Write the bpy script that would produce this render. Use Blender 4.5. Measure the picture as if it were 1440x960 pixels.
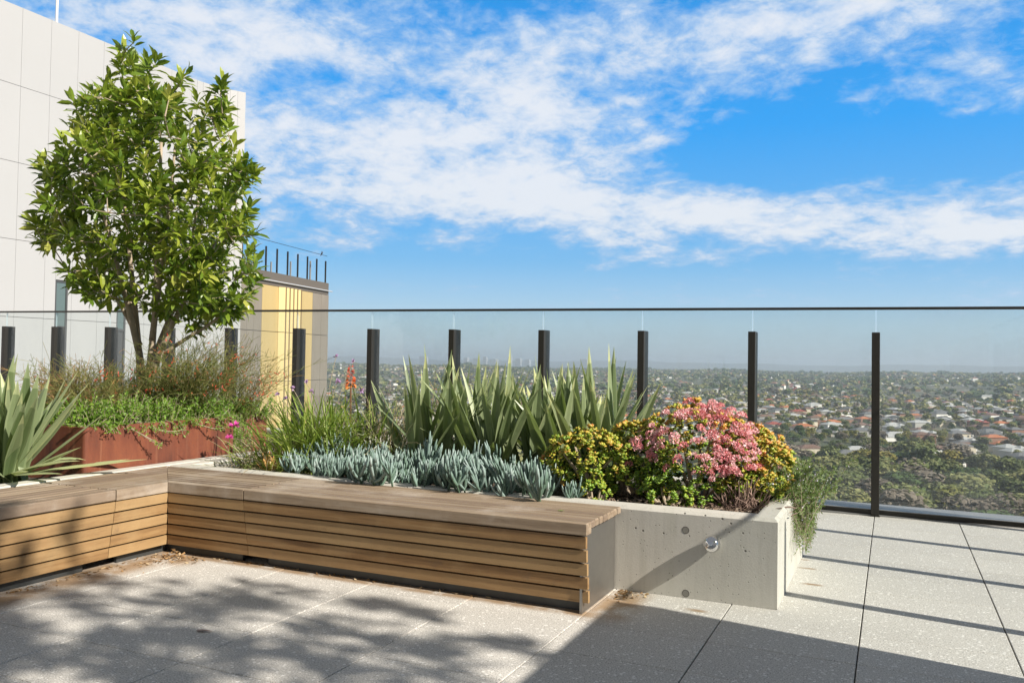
import bpy, math, random
import numpy as np
from mathutils import Matrix, Vector

for o in list(bpy.data.objects): bpy.data.objects.remove(o)
S = bpy.context.scene
COL = S.collection
RNG = np.random.default_rng(11)
R_ = random.Random(5)
PI = math.pi
rad = math.radians

# ------------------------------------------------------------------ camera
cam_d = bpy.data.cameras.new('camera'); cam = bpy.data.objects.new('camera', cam_d); COL.objects.link(cam)
YAW, PITCH, ROLL = rad(24.495), rad(1.394), rad(0.9)
Fw = Vector((-math.sin(YAW)*math.cos(PITCH), math.cos(YAW)*math.cos(PITCH), math.sin(PITCH)))
R0 = Vector((math.cos(YAW), math.sin(YAW), 0)); U0 = R0.cross(Fw)
Rt = R0*math.cos(ROLL)+U0*math.sin(ROLL); Up = Rt.cross(Fw)
M = Matrix.Identity(4)
for i in range(3):
    M[i][0], M[i][1], M[i][2] = Rt[i], Up[i], -Fw[i]
M[2][3] = 1.5
cam.matrix_world = M
cam_d.sensor_width = 36; cam_d.lens = 1175/1440*36
cam_d.clip_start = 0.05; cam_d.clip_end = 90000
S.camera = cam

# ------------------------------------------------------------------ colour management, sun
S.view_settings.view_transform = 'Standard'; S.view_settings.look = 'None'
S.view_settings.gamma = 1; S.view_settings.exposure = 0.78
S.cycles.max_bounces = 8; S.cycles.transparent_max_bounces = 24
S.cycles.volume_bounces = 0; S.cycles.use_denoising = True
S.cycles.sample_clamp_indirect = 8
TO_SUN = Vector((0.802, -0.138, 0.581)).normalized()
sd = bpy.data.lights.new('sun', 'SUN'); sd.energy = 4.6; sd.angle = rad(0.6); sd.color = (1, .93, .83)
so = bpy.data.objects.new('sun', sd); COL.objects.link(so)
so.rotation_euler = TO_SUN.to_track_quat('Z', 'Y').to_euler(); so.location = (20, -5, 20)

# ------------------------------------------------------------------ world: sky texture with procedural clouds by direction
W = bpy.data.worlds.new('World'); S.world = W; W.use_nodes = True
def build_world():
    nt = W.node_tree; N = nt.nodes; L = nt.links
    for n in list(N): N.remove(n)
    out = N.new('ShaderNodeOutputWorld'); bg = N.new('ShaderNodeBackground')
    L.new(bg.outputs[0], out.inputs[0]); bg.inputs[1].default_value = 0.1
    sky = N.new('ShaderNodeTexSky'); sky.sky_type = 'NISHITA'; sky.sun_disc = False
    sky.sun_elevation = math.asin(TO_SUN.z); sky.sun_rotation = math.atan2(TO_SUN.x, TO_SUN.y)
    sky.air_density = 1.0; sky.dust_density = 0.5; sky.ozone_density = 2.5; sky.altitude = 100
    tc = N.new('ShaderNodeTexCoord')
    sep = N.new('ShaderNodeSeparateXYZ'); L.new(tc.outputs['Generated'], sep.inputs[0])
    def m(op, a, b=None, c=None, clamp=False):
        n = N.new('ShaderNodeMath'); n.operation = op; n.use_clamp = clamp
        for i, v in enumerate((a, b, c)):
            if v is None: continue
            if isinstance(v, (int, float)): n.inputs[i].default_value = v
            else: L.new(v, n.inputs[i])
        return n.outputs[0]
    x, y, z = sep.outputs
    az = m('ARCTAN2', x, y); el = m('ARCSINE', z)
    # cloud-plane coordinates
    zz = m('ADD', m('MAXIMUM', z, 0.0), 0.24)
    comb = N.new('ShaderNodeCombineXYZ'); L.new(m('DIVIDE', x, zz), comb.inputs[0]); L.new(m('DIVIDE', y, zz), comb.inputs[1])
    def noise(scale, detail, rough, off, dist=0.0):
        mp = N.new('ShaderNodeMapping'); L.new(comb.outputs[0], mp.inputs[0]); mp.inputs['Location'].default_value = off
        mp.inputs['Rotation'].default_value = (0, 0, 0.5)
        mp.inputs['Scale'].default_value = (1, 1.0, 1)
        n = N.new('ShaderNodeTexNoise'); L.new(mp.outputs[0], n.inputs['Vector'])
        n.inputs['Scale'].default_value = scale; n.inputs['Detail'].default_value = detail
        n.inputs['Roughness'].default_value = rough; n.inputs['Distortion'].default_value = dist
        return n.outputs[0]
    n1 = noise(3.6, 10, .62, (3.1, 7.7, 0), .2)
    n2 = noise(13.0, 9, .66, (1.3, 2.2, 4), .3)
    # wanted cloud cover by direction: (azimuth, elevation, half widths, weight)
    blobs = [(-.60,.25,.20,.06,.36), (-.68,.36,.25,.06,.24), (-.52,.36,.16,.05,.14), (-.34,.28,.14,.06,.26),
             (-.14,.365,.12,.045,.34), (.03,.395,.16,.03,.22), (-.33,.20,.13,.035,.24), (-.16,.172,.16,.024,.46), (.07,.145,.16,.026,.46),
             (-.47,.195,.18,.04,.28), (.12,.26,.05,.03,.10), (-.26,.118,.10,.012,.10), (.13,.085,.12,.016,.12), (-.95,.3,.25,.2,.15),
             (-.14,.245,.11,.032,-.38), (.04,.235,.10,.03,-.26), (-.70,.305,.024,.016,-.22), (-.45,.105,.30,.03,-.16), (-.27,.135,.14,.018,.14), (-.62,.15,.12,.02,.10),
             (-.05,.11,.12,.012,-.12), (.5,.3,.3,.2,.2), (-.50,.31,.06,.02,-.05)]
    cov = None
    for a, e, sa, se, w in blobs:
        da = m('MULTIPLY', m('SUBTRACT', az, a), 1/sa); de = m('MULTIPLY', m('SUBTRACT', el, e), 1/se)
        q = m('ADD', m('MULTIPLY', da, da), m('MULTIPLY', de, de))
        g = m('MULTIPLY', m('EXPONENT', m('MULTIPLY', q, -1.0)), w)
        cov = g if cov is None else m('ADD', cov, g)
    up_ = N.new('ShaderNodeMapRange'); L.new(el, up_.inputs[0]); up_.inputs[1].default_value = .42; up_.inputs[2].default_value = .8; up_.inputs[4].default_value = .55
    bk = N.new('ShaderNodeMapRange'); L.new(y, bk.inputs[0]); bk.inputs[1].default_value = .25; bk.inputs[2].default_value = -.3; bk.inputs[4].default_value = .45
    cov = m('ADD', cov, m('MAXIMUM', up_.outputs[0], bk.outputs[0]))  # unseen cloud added overhead and behind the camera to whiten ambient light
    d = m('ADD', m('ADD', m('MULTIPLY', n1, 1.25), m('MULTIPLY', n2, .75)), cov)
    def ss(v, lo, hi):
        n = N.new('ShaderNodeMapRange'); n.interpolation_type = 'SMOOTHSTEP'
        L.new(v, n.inputs[0]); n.inputs[1].default_value = lo; n.inputs[2].default_value = hi
        return n.outputs[0]
    dens = ss(d, .98, 1.34)
    thick = ss(d, 1.16, 1.52)
    # fade clouds into the horizon
    dens = m('MULTIPLY', dens, ss(z, .02, .10))
    hs = N.new('ShaderNodeHueSaturation'); L.new(sky.outputs[0], hs.inputs['Color'])
    hs.inputs['Saturation'].default_value = 1.35; hs.inputs['Value'].default_value = 1.25
    rp = N.new('ShaderNodeValToRGB'); e = rp.color_ramp.elements
    while len(e) < 5: e.new(.5)
    for i, (p_, c_) in enumerate(((0, (.46, .60, .73)), (.045, (.42, .62, .79)), (.12, (.15, .46, .83)), (.27, (.008, .36, .93)), (.6, (.02, .22, .66)))): e[i].position = p_; e[i].color = (*c_, 1)
    L.new(z, rp.inputs[0])
    gain = N.new('ShaderNodeVectorMath'); gain.operation = 'SCALE'; L.new(rp.outputs[0], gain.inputs[0]); gain.inputs['Scale'].default_value = 5.9
    hm_ = N.new('ShaderNodeMix'); hm_.data_type = 'RGBA'; hm_.inputs['Factor'].default_value = .88; L.new(hs.outputs[0], hm_.inputs['A']); L.new(gain.outputs[0], hm_.inputs['B'])
    hs = hm_
    mixc = N.new('ShaderNodeMix'); mixc.data_type = 'RGBA'
    L.new(thick, mixc.inputs['Factor'])
    mixc.inputs['A'].default_value = (2.7, 3.75, 5.15, 1); mixc.inputs['B'].default_value = (5.35, 5.4, 5.5, 1)
    mx = N.new('ShaderNodeMix'); mx.data_type = 'RGBA'
    L.new(m('MULTIPLY', dens, .87), mx.inputs['Factor']); L.new(hs.outputs['Result'], mx.inputs['A']); L.new(mixc.outputs['Result'], mx.inputs['B'])
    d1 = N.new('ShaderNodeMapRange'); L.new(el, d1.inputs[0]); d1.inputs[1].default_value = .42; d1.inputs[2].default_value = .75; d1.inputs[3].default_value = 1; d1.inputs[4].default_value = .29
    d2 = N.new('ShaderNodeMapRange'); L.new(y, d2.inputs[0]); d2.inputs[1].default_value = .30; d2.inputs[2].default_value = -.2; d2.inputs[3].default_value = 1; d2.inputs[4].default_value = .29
    sc = N.new('ShaderNodeVectorMath'); sc.operation = 'SCALE'; L.new(mx.outputs['Result'], sc.inputs[0]); L.new(m('MINIMUM', d1.outputs[0], d2.outputs[0]), sc.inputs['Scale'])  # sky overhead and behind the camera dimmed to deepen the shade
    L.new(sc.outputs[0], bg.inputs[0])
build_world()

# ------------------------------------------------------------------ material helpers
class G:
    def __init__(s, name):
        s.m = bpy.data.materials.new(name); s.m.use_nodes = True; s.nt = s.m.node_tree
        s.N = s.nt.nodes; s.L = s.nt.links; s.b = s.N['Principled BSDF']; s.out = s.N['Material Output']
    def n(s, t, **kw):
        x = s.N.new('ShaderNode'+t)
        for k, v in kw.items():
            if k in x.inputs.keys():
                if hasattr(v, 'is_linked'): s.L.new(v, x.inputs[k])
                else: x.inputs[k].default_value = v
            else: setattr(x, k, v)
        return x
    def set(s, **kw):
        for k, v in kw.items():
            k = k.replace('_', ' ')
            if hasattr(v, 'is_linked'): s.L.new(v, s.b.inputs[k])
            else: s.b.inputs[k].default_value = v
    def coord(s, kind='Object'): return s.n('TexCoord').outputs[kind]
    def map(s, v, sc=(1,1,1), loc=(0,0,0)):
        x = s.n('Mapping', Scale=sc, Location=loc); s.L.new(v, x.inputs[0]); return x.outputs[0]
    def noise(s, v, scale, detail=4, rough=.55, dist=0):
        x = s.n('TexNoise', Scale=scale, Detail=detail, Roughness=rough, Distortion=dist); s.L.new(v, x.inputs['Vector']); return x.outputs[0]
    def voro(s, v, scale, feat='F1', out='Distance'):
        x = s.n('TexVoronoi', Scale=scale); x.feature = feat; s.L.new(v, x.inputs['Vector']); return x.outputs[out]
    def math(s, op, a, b=0.0, clamp=False):
        x = s.n('Math'); x.operation = op; x.use_clamp = clamp
        for i, v in enumerate((a, b)):
            if hasattr(v, 'is_linked'): s.L.new(v, x.inputs[i])
            else: x.inputs[i].default_value = v
        return x.outputs[0]
    def rng(s, v, a, b, c=0., d=1., smooth=True):
        x = s.n('MapRange'); s.L.new(v, x.inputs[0])
        if smooth: x.interpolation_type = 'SMOOTHSTEP'
        for i, q in enumerate((a, b, c, d)): x.inputs[1+i].default_value = q
        return x.outputs[0]
    def mix(s, f, a, b, blend='MIX'):
        x = s.n('Mix'); x.data_type = 'RGBA'; x.blend_type = blend
        for k, v in (('Factor', f), ('A', a), ('B', b)):
            i = [q for q in x.inputs if q.name == k and q.enabled][0]
            if hasattr(v, 'is_linked'): s.L.new(v, i)
            else: i.default_value = (v if k == 'Factor' else (*v, 1)[:4])
        return [q for q in x.outputs if q.enabled][0]
    def ramp(s, f, stops):
        x = s.n('ValToRGB'); e = x.color_ramp.elements
        while len(e) < len(stops): e.new(.5)
        for i, (p, c) in enumerate(stops): e[i].position = p; e[i].color = (*c, 1)
        s.L.new(f, x.inputs[0]); return x.outputs[0]
    def attr(s, name='tone'): return s.n('Attribute', attribute_name=name).outputs['Fac']
    def bump(s, h, strength=.3, dist=.01):
        x = s.n('Bump', Strength=strength, Distance=dist); s.L.new(h, x.inputs['Height']); s.L.new(x.outputs[0], s.b.inputs['Normal'])

def leafmat(name, stops, rough=.45, trans=.3, objvar=0.0, spec=.4, nscale=0):
    g = G(name); t = g.attr()
    if objvar:
        r = g.n('ObjectInfo').outputs['Random']
        t = g.math('ADD', t, g.math('MULTIPLY', g.math('SUBTRACT', r, .5), objvar))
    if nscale:
        t = g.math('ADD', t, g.math('MULTIPLY', g.math('SUBTRACT', g.noise(g.coord(), nscale, 3), .5), .5))
    c = g.ramp(t, stops)
    g.set(Base_Color=c, Roughness=rough); g.b.inputs['Specular IOR Level'].default_value = spec
    if trans:
        tr = g.n('BsdfTranslucent'); g.L.new(g.mix(.5, c, (.30, .42, .04), 'MIX'), tr.inputs[0])
        ms = g.n('MixShader', Fac=trans); g.L.new(g.b.outputs[0], ms.inputs[1]); g.L.new(tr.outputs[0], ms.inputs[2])
        g.L.new(ms.outputs[0], g.out.inputs[0])
    return g.m

def plain(name, col, rough=.6, metal=0, nscale=0, namt=.15, bump=0, objvar=0):
    g = G(name); c = col
    if nscale:
        f = g.noise(g.coord(), nscale, 5)
        c = g.mix(f, tuple(x*(1-namt) for x in col), tuple(min(1, x*(1+namt)) for x in col))
        if bump: g.bump(f, bump, .01)
    g.set(Base_Color=c if not isinstance(c, tuple) else (*c, 1), Roughness=rough, Metallic=metal)
    return g.m

# ------------------------------------------------------------------ mesh builder
class MB:
    def __init__(s): s.v = []; s.f = []; s.mi = []; s.t = []; s.n = 0
    def add(s, v, faces, mat=0, tone=.5):
        v = np.asarray(v, float).reshape(-1, 3)
        by = {}
        for i, f in enumerate(faces): by.setdefault(len(f), []).append(i)
        tone = np.broadcast_to(np.asarray(tone, float), (len(faces),)); mat = np.broadcast_to(np.asarray(mat), (len(faces),))
        for k, idx in by.items():
            s.f.append(np.array([faces[i] for i in idx], int).reshape(-1, k)+s.n)
            s.t.append(tone[idx]); s.mi.append(mat[idx])
        s.v.append(v); s.n += len(v); return s
    def inst(s, tv, tfaces, Ms, Ts, tone, mat=0, ttone=None):
        """many copies of a template: Ms (n,3,3), Ts (n,3), tone (n,), ttone: tone offset per template face"""
        n = len(Ts); k = len(tv)
        if n == 0: return s
        V = np.einsum('nij,kj->nki', Ms, np.asarray(tv, float))+Ts[:, None, :]
        by = {}
        for i, f in enumerate(tfaces): by.setdefault(len(f), []).append(i)
        off = (np.arange(n)*k)[:, None, None]+s.n
        for q, idx in by.items():
            F = np.array([tfaces[i] for i in idx], int)[None]+off
            s.f.append(F.reshape(-1, q))
            tt = np.repeat(np.asarray(tone, float)[:, None], len(idx), 1)
            if ttone is not None: tt = tt+np.asarray(ttone)[idx][None]
            s.t.append(tt.ravel()); s.mi.append(np.full(n*len(idx), mat, int))
        s.v.append(V.reshape(-1, 3)); s.n += n*k; return s
    def box(s, a, b, mat=0, tone=.5, bev=0):
        x0, y0, z0 = np.minimum(a, b); x1, y1, z1 = np.maximum(a, b)
        if not bev:
            v = [(x, y, z) for z in (z0, z1) for y in (y0, y1) for x in (x0, x1)]
            return s.add(v, [(0,2,3,1), (4,5,7,6), (0,1,5,4), (2,6,7,3), (0,4,6,2), (1,3,7,5)], mat, tone)
        c = bev; v = []; id = {}
        # chamfered box: 24 verts
        for sx in (0,1):
            for sy in (0,1):
                for sz in (0,1):
                    X, Y, Z = (x0,x1)[sx], (y0,y1)[sy], (z0,z1)[sz]
                    ix, iy, iz = (c,-c)[sx], (c,-c)[sy], (c,-c)[sz]
                    id[sx,sy,sz,'x'] = len(v); v.append((X, Y+iy, Z+iz))
                    id[sx,sy,sz,'y'] = len(v); v.append((X+ix, Y, Z+iz))
                    id[sx,sy,sz,'z'] = len(v); v.append((X+ix, Y+iy, Z))
        F = []
        for k in (0,1):
            q = [id[k,0,0,'x'], id[k,1,0,'x'], id[k,1,1,'x'], id[k,0,1,'x']]; F.append(q if k else q[::-1])
            q = [id[0,k,0,'y'], id[0,k,1,'y'], id[1,k,1,'y'], id[1,k,0,'y']]; F.append(q if k else q[::-1])
            q = [id[0,0,k,'z'], id[1,0,k,'z'], id[1,1,k,'z'], id[0,1,k,'z']]; F.append(q if k else q[::-1])
        for a_ in (0,1):
            for b_ in (0,1):
                F.append((id[a_,b_,0,'x'], id[a_,b_,1,'x'], id[a_,b_,1,'y'], id[a_,b_,0,'y']))
                F.append((id[a_,0,b_,'x'], id[a_,1,b_,'x'], id[a_,1,b_,'z'], id[a_,0,b_,'z']))
                F.append((id[0,a_,b_,'y'], id[1,a_,b_,'y'], id[1,a_,b_,'z'], id[0,a_,b_,'z']))
        for k in [(a_,b_,c_) for a_ in (0,1) for b_ in (0,1) for c_ in (0,1)]:
            F.append((id[k+('x',)], id[k+('y',)], id[k+('z',)]))
        return s.add(v, F, mat, tone)
    def tube(s, P, r, sides=6, mat=0, tone=.5, cap=True):
        P = np.asarray(P, float); r = np.broadcast_to(np.asarray(r, float), (len(P),))
        T = np.gradient(P, axis=0); T /= np.linalg.norm(T, axis=1)[:, None]+1e-9
        ref = np.array([0,0,1.]) if abs(T[0][2]) < .9 else np.array([1.,0,0])
        a = np.cross(T, ref); a /= np.linalg.norm(a, axis=1)[:, None]+1e-9; b = np.cross(T, a)
        th = np.arange(sides)*2*PI/sides
        V = P[:, None]+r[:, None, None]*(np.cos(th)[None, :, None]*a[:, None]+np.sin(th)[None, :, None]*b[:, None])
        F = [(i*sides+j, i*sides+(j+1) % sides, (i+1)*sides+(j+1) % sides, (i+1)*sides+j) for i in range(len(P)-1) for j in range(sides)]
        if cap: F += [tuple(range(sides))[::-1], tuple((len(P)-1)*sides+j for j in range(sides))]
        return s.add(V.reshape(-1, 3), F, mat, tone)
    def ribbon(s, P, side, w, fold=0.0, mat=0, tone=.5, edge=0.0, nrm=None):
        """leaf blade: centre line P, side vector, half widths w; V fold; edge = tone offset of the margins (5 rows when set)"""
        P = np.asarray(P, float); n = len(P); w = np.asarray(w, float)
        T = np.gradient(P, axis=0); T /= np.linalg.norm(T, axis=1)[:, None]+1e-9
        side = np.asarray(side, float); side = side/np.linalg.norm(side)
        Nn = np.cross(side[None], T); Nn /= np.linalg.norm(Nn, axis=1)[:, None]+1e-9
        cs = (-1, -.72, 0, .72, 1) if edge else (-1, 0, 1); k = len(cs)
        V = np.stack([P+side*w[:, None]*c+Nn*(abs(c)*fold*w)[:, None] for c in cs], 1)
        F = []; t = []
        for i in range(n-1):
            for j in range(k-1):
                F.append((i*k+j, i*k+j+1, (i+1)*k+j+1, (i+1)*k+j)); t.append(tone+(edge if edge and j in (0, k-2) else 0)+(.4 if edge and i >= n-2 else 0))
        return s.add(V.reshape(-1, 3), F, mat, t)
    def mesh(s, name, mats, smooth=False):
        me = bpy.data.meshes.new(name)
        V = np.concatenate(s.v); me.vertices.add(len(V)); me.vertices.foreach_set('co', V.astype(np.float32).ravel())
        tot = np.concatenate([np.full(len(f), f.shape[1], np.int32) for f in s.f]); loops = np.concatenate([f.ravel() for f in s.f]).astype(np.int32)
        st = np.concatenate([[0], np.cumsum(tot)[:-1]]).astype(np.int32)
        me.loops.add(len(loops)); me.loops.foreach_set('vertex_index', loops)
        me.polygons.add(len(tot)); me.polygons.foreach_set('loop_start', st); me.polygons.foreach_set('loop_total', tot)
        me.polygons.foreach_set('material_index', np.concatenate(s.mi).astype(np.int32))
        me.polygons.foreach_set('use_smooth', np.full(len(tot), bool(smooth)))
        for m in (mats if isinstance(mats, (list, tuple)) else [mats]): me.materials.append(m)
        at = me.attributes.new('tone', 'FLOAT', 'FACE'); at.data.foreach_set('value', np.concatenate(s.t).astype(np.float32))
        me.update(calc_edges=True); me.validate(); return me
    def build(s, name, mats, parent=None, smooth=False, loc=None):
        o = bpy.data.objects.new(name, s.mesh(name, mats, smooth)); COL.objects.link(o)
        if parent: o.parent = parent
        if loc is not None: o.location = loc
        return o

def tag(o, label, cat, group=None):
    o['label'] = label; o['category'] = cat
    if group: o['group'] = group
    return o
def thing(name, label, cat, loc=(0,0,0), group=None):
    o = bpy.data.objects.new(name, None); COL.objects.link(o); o.location = loc; o.empty_display_size = .1
    return tag(o, label, cat, group)
def struct(o, kind='structure'): o['kind'] = kind; return o
def copy_tree(o, parent=None):
    c = o.copy(); COL.objects.link(c)
    if parent: c.parent = parent
    for ch in [q for q in bpy.data.objects if q.parent == o]: copy_tree(ch, c)
    return c
def bezier(a, b, c, n): 
    t = np.linspace(0, 1, n)[:, None]; a, b, c = map(np.asarray, (a, b, c)); return (1-t)**2*a+2*t*(1-t)*b+t*t*c
def frames(d, roll):
    """rotation matrices whose Y axis is d (n,3), rolled about it"""
    d = d/np.linalg.norm(d, axis=1)[:, None]
    ref = np.where(np.abs(d[:, 2:3]) < .95, np.array([[0,0,1.]]), np.array([[1.,0,0]]))
    x = np.cross(d, ref); x /= np.linalg.norm(x, axis=1)[:, None]; z = np.cross(x, d)
    c, s_ = np.cos(roll)[:, None], np.sin(roll)[:, None]
    return np.stack([x*c+z*s_, d, z*c-x*s_], 2)
def rand_dirs(n): 
    v = RNG.normal(size=(n, 3)); return v/np.linalg.norm(v, axis=1)[:, None]

# ------------------------------------------------------------------ materials
def m_paver():
    g = G('exposed_aggregate_paver'); p = g.coord(); t = g.attr()
    base = g.mix(g.noise(p, 1.1, 4), (.50, .478, .435), (.60, .577, .53))
    base = g.mix(g.math('MULTIPLY', t, .45), base, (.42, .40, .365))
    spk = g.noise(p, 120, 3, .75)
    base = g.mix(g.rng(spk, .54, .64), base, (.17, .16, .145))
    base = g.mix(g.rng(spk, .44, .34), base, (.86, .84, .80))
    vo = g.voro(p, 40); vc = g.voro(p, 40, out='Color')
    big = g.math('MULTIPLY', g.rng(vo, .36, .26), g.rng(vc, .60, .66))
    base = g.mix(g.math('MULTIPLY', big, .62), base, (.88, .86, .82))
    big2 = g.math('MULTIPLY', g.rng(g.voro(g.map(p, loc=(3,1,2)), 85), .28, .16), g.rng(g.voro(g.map(p, loc=(3,1,2)), 85, out='Color'), .72, .80))
    base = g.mix(g.math('MULTIPLY', big2, .75), base, (.17, .16, .15))
    # brown run-off stains beside the bench and the planter
    sp = g.n('SeparateXYZ'); g.L.new(p, sp.inputs[0]); x, y = sp.outputs[0], sp.outputs[1]
    nz = g.noise(p, 5, 5, .6)
    def near(v, c, w): return g.rng(g.math('ABSOLUTE', g.math('SUBTRACT', v, c)), w, w*.25)
    st = g.math('MULTIPLY', near(x, -5.0, .30), g.rng(y, 4.9, 4.6, .8, 1))
    st2 = g.math('MULTIPLY', near(y, 4.78, .10), g.rng(x, -1.4, -1.7))
    st3 = g.math('MULTIPLY', near(x, -1.56, .22), near(y, 5.06, .50))
    st4 = g.math('MULTIPLY', near(x, -4.85, .35), near(y, 4.7, .30))
    s_ = g.math('MAXIMUM', g.math('MAXIMUM', st, st2), g.math('MAXIMUM', st3, st4))
    for cx, cy, w in ((-.50, 6.15, .10), (-.57, 6.62, .09), (-1.10, 5.16, .12), (-.62, 6.9, .06)):
        s_ = g.math('MAXIMUM', s_, g.math('MULTIPLY', near(x, cx, w), near(y, cy, w*.35)))
    s_ = g.math('MULTIPLY', s_, g.rng(nz, .26, .55))
    base = g.mix(g.math('MULTIPLY', s_, .85), base, (.25, .15, .065))
    wear = g.rng(g.noise(p, .9, 6, .7), .50, .75)
    base = g.mix(g.math('MULTIPLY', wear, .16), base, (.36, .345, .32))
    g.set(Base_Color=base, Roughness=.82); g.bump(spk, .25, .004); return g.m
def m_wood(axis, grey):
    g = G('weathered_hardwood_'+axis); p = g.coord(); t = g.attr()
    sc = (1.2, 26, 26) if axis == 'x' else (26, 1.2, 26)
    v = g.map(p, sc)
    off = g.n('CombineXYZ'); g.L.new(g.math('MULTIPLY', t, 37), off.inputs[0]); g.L.new(g.math('MULTIPLY', t, 91), off.inputs[2])
    va = g.n('VectorMath'); va.operation = 'ADD'; g.L.new(v, va.inputs[0]); g.L.new(off.outputs[0], va.inputs[1]); v = va.outputs[0]
    gr = g.noise(v, 1.0, 6, .6, .6); fine = g.noise(v, 4.5, 3, .6)
    if grey: a, b, c = (.18, .128, .083), (.30, .226, .152), (.38, .315, .24)
    else: a, b, c = (.125, .063, .023), (.262, .147, .057), (.36, .235, .11)
    col = g.ramp(gr, [(.28, a), (.52, b), (.78, c)])
    col = g.mix(g.math('MULTIPLY', t, .8), col, c if not grey else (.17, .12, .085))
    col = g.mix(g.rng(fine, .58, .75, 0, .45), col, tuple(x*.45 for x in a))
    pale = g.rng(g.noise(p, 2.3, 5, .6), .48, .72, 0, .45)
    col = g.mix(pale, col, (.50, .44, .37) if grey else (.43, .295, .145))
    dk = g.rng(g.noise(g.map(p, loc=(4,2,7)), 6, 4, .6), .60, .78, 0, .45)
    col = g.mix(dk, col, (.13, .085, .055))
    g.set(Base_Color=col, Roughness=.68); g.bump(gr, .25, .004); return g.m
def m_concrete():
    g = G('cast_concrete'); p = g.coord()
    n = g.noise(p, 2.2, 6, .6)
    col = g.mix(n, (.45, .432, .385), (.60, .578, .518))
    streak = g.noise(g.map(p, (22, 22, 1.2)), 1, 4, .6); col = g.mix(g.rng(streak, .45, .75, 0, .35), col, (.34, .325, .28))
    gg = g.noise(g.map(p, (3, 3, .6)), 1.6, 5, .6); col = g.mix(g.rng(gg, .52, .75, 0, .35), col, (.36, .36, .27))
    fine = g.noise(p, 90, 4, .7); col = g.mix(g.rng(fine, .5, .8, 0, .3), col, (.30, .285, .25))
    vd = g.voro(p, 17); vc = g.voro(p, 17, out='Color')
    sep = g.n('SeparateXYZ'); g.L.new(p, sep.inputs[0])
    up = g.rng(sep.outputs[2], .20, .50, .93, .60)
    hole = g.math('MULTIPLY', g.rng(vd, .15, .09), g.math('GREATER_THAN', vc, up))
    vd2 = g.voro(p, 42); vc2 = g.voro(p, 42, out='Color')
    hole2 = g.math('MULTIPLY', g.rng(vd2, .17, .10), g.math('GREATER_THAN', vc2, .80))
    hole = g.math('MAXIMUM', hole, hole2)
    col = g.mix(g.math('MULTIPLY', hole, .85), col, (.06, .055, .045))
    g.set(Base_Color=col, Roughness=.85)
    g.bump(g.math('SUBTRACT', g.math('MULTIPLY', fine, .25), hole), .5, .01); return g.m
def m_corten():
    g = G('corten_steel'); p = g.coord()
    n = g.noise(g.map(p, (3, 3, .9)), 1.6, 7, .65); f = g.noise(p, 60, 4, .7)
    col = g.ramp(n, [(.28, (.08, .022, .012)), (.5, (.155, .042, .019)), (.72, (.22, .066, .027))])
    col = g.mix(g.rng(f, .45, .75, 0, .5), col, (.10, .035, .02))
    st = g.noise(g.map(p, (20, 20, .8)), 1, 3, .6); col = g.mix(g.rng(st, .55, .8, 0, .5), col, (.33, .15, .08))
    g.set(Base_Color=col, Roughness=.72); g.bump(f, .2, .003); return g.m
def m_glass():
    g = G('balustrade_glass'); N = g.N; N.remove(g.b)
    tr = g.n('BsdfTransparent', Color=(.935, .955, .950, 1)); gl = g.n('BsdfGlossy', Roughness=.0, Color=(.9, .95, 1, 1))
    ge = g.n('NewGeometry'); vd = g.n('VectorMath'); vd.operation = 'DOT_PRODUCT'; g.L.new(ge.outputs['Incoming'], vd.inputs[0]); g.L.new(ge.outputs['Normal'], vd.inputs[1])
    f = g.math('ADD', .035, g.math('MULTIPLY', g.math('POWER', g.math('SUBTRACT', 1.0, g.math('ABSOLUTE', vd.outputs['Value'])), 5.0), .9))   # Schlick, the same from either side
    ms = g.n('MixShader'); g.L.new(f, ms.inputs[0]); g.L.new(tr.outputs[0], ms.inputs[1]); g.L.new(gl.outputs[0], ms.inputs[2])
    dust = g.n('BsdfDiffuse', Color=(.75, .78, .78, 1)); p = g.coord()
    d = g.rng(g.noise(g.map(p, (1, 1, .5)), 1.3, 6, .65), .35, .8, .012, .055)
    m2 = g.n('MixShader'); g.L.new(d, m2.inputs[0]); g.L.new(ms.outputs[0], m2.inputs[1]); g.L.new(dust.outputs[0], m2.inputs[2])
    g.L.new(m2.outputs[0], g.out.inputs[0]); return g.m
def m_edgeglass():
    g = G('glass_edge'); g.set(Base_Color=(.62, .76, .78, 1), Roughness=.2); g.b.inputs['Alpha'].default_value = .65; return g.m
def m_ground():
    g = G('valley_ground_cover'); p = g.coord()
    n = g.noise(p, .012, 8, .65); n2 = g.noise(p, .06, 5, .6)
    col = g.ramp(n, [(.30, (.045, .060, .028)), (.46, (.075, .085, .042)), (.56, (.13, .115, .075)), (.66, (.20, .185, .15))])
    col = g.mix(g.rng(n2, .45, .65, 0, .7), col, (.05, .062, .03))
    g.set(Base_Color=col, Roughness=.95); return g.m
PAVER = m_paver(); WX_TOP = m_wood('x', True); WY_TOP = m_wood('y', True); WX = m_wood('x', False); WY = m_wood('y', False)
WX_TOP.name = 'grey_hardwood_x'; WY_TOP.name = 'grey_hardwood_y'
CONC = m_concrete(); CORTEN = m_corten(); GLASS = m_glass(); GEDGE = m_edgeglass()
BRONZE = plain('dark_bronze_metal', (.030, .027, .022), .42, .3, 30, .2)
SILL = plain('grey_sill_metal', (.27, .265, .26), .5, .2, 8, .15)
STEEL = plain('satin_steel', (.30, .292, .275), .36, .85, 14, .12)
DKSTEEL = plain('dark_galvanised_plinth', (.075, .08, .08), .45, .5, 10, .3)
CHROME = plain('polished_steel', (.75, .75, .76), .09, 1)
DARK = plain('gap_shade', (.02, .018, .016), .9)  # near-black that stands in for the shade inside the benches
SOIL = plain('dark_soil', (.055, .042, .03), .95, 0, 25, .5, .6)
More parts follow.
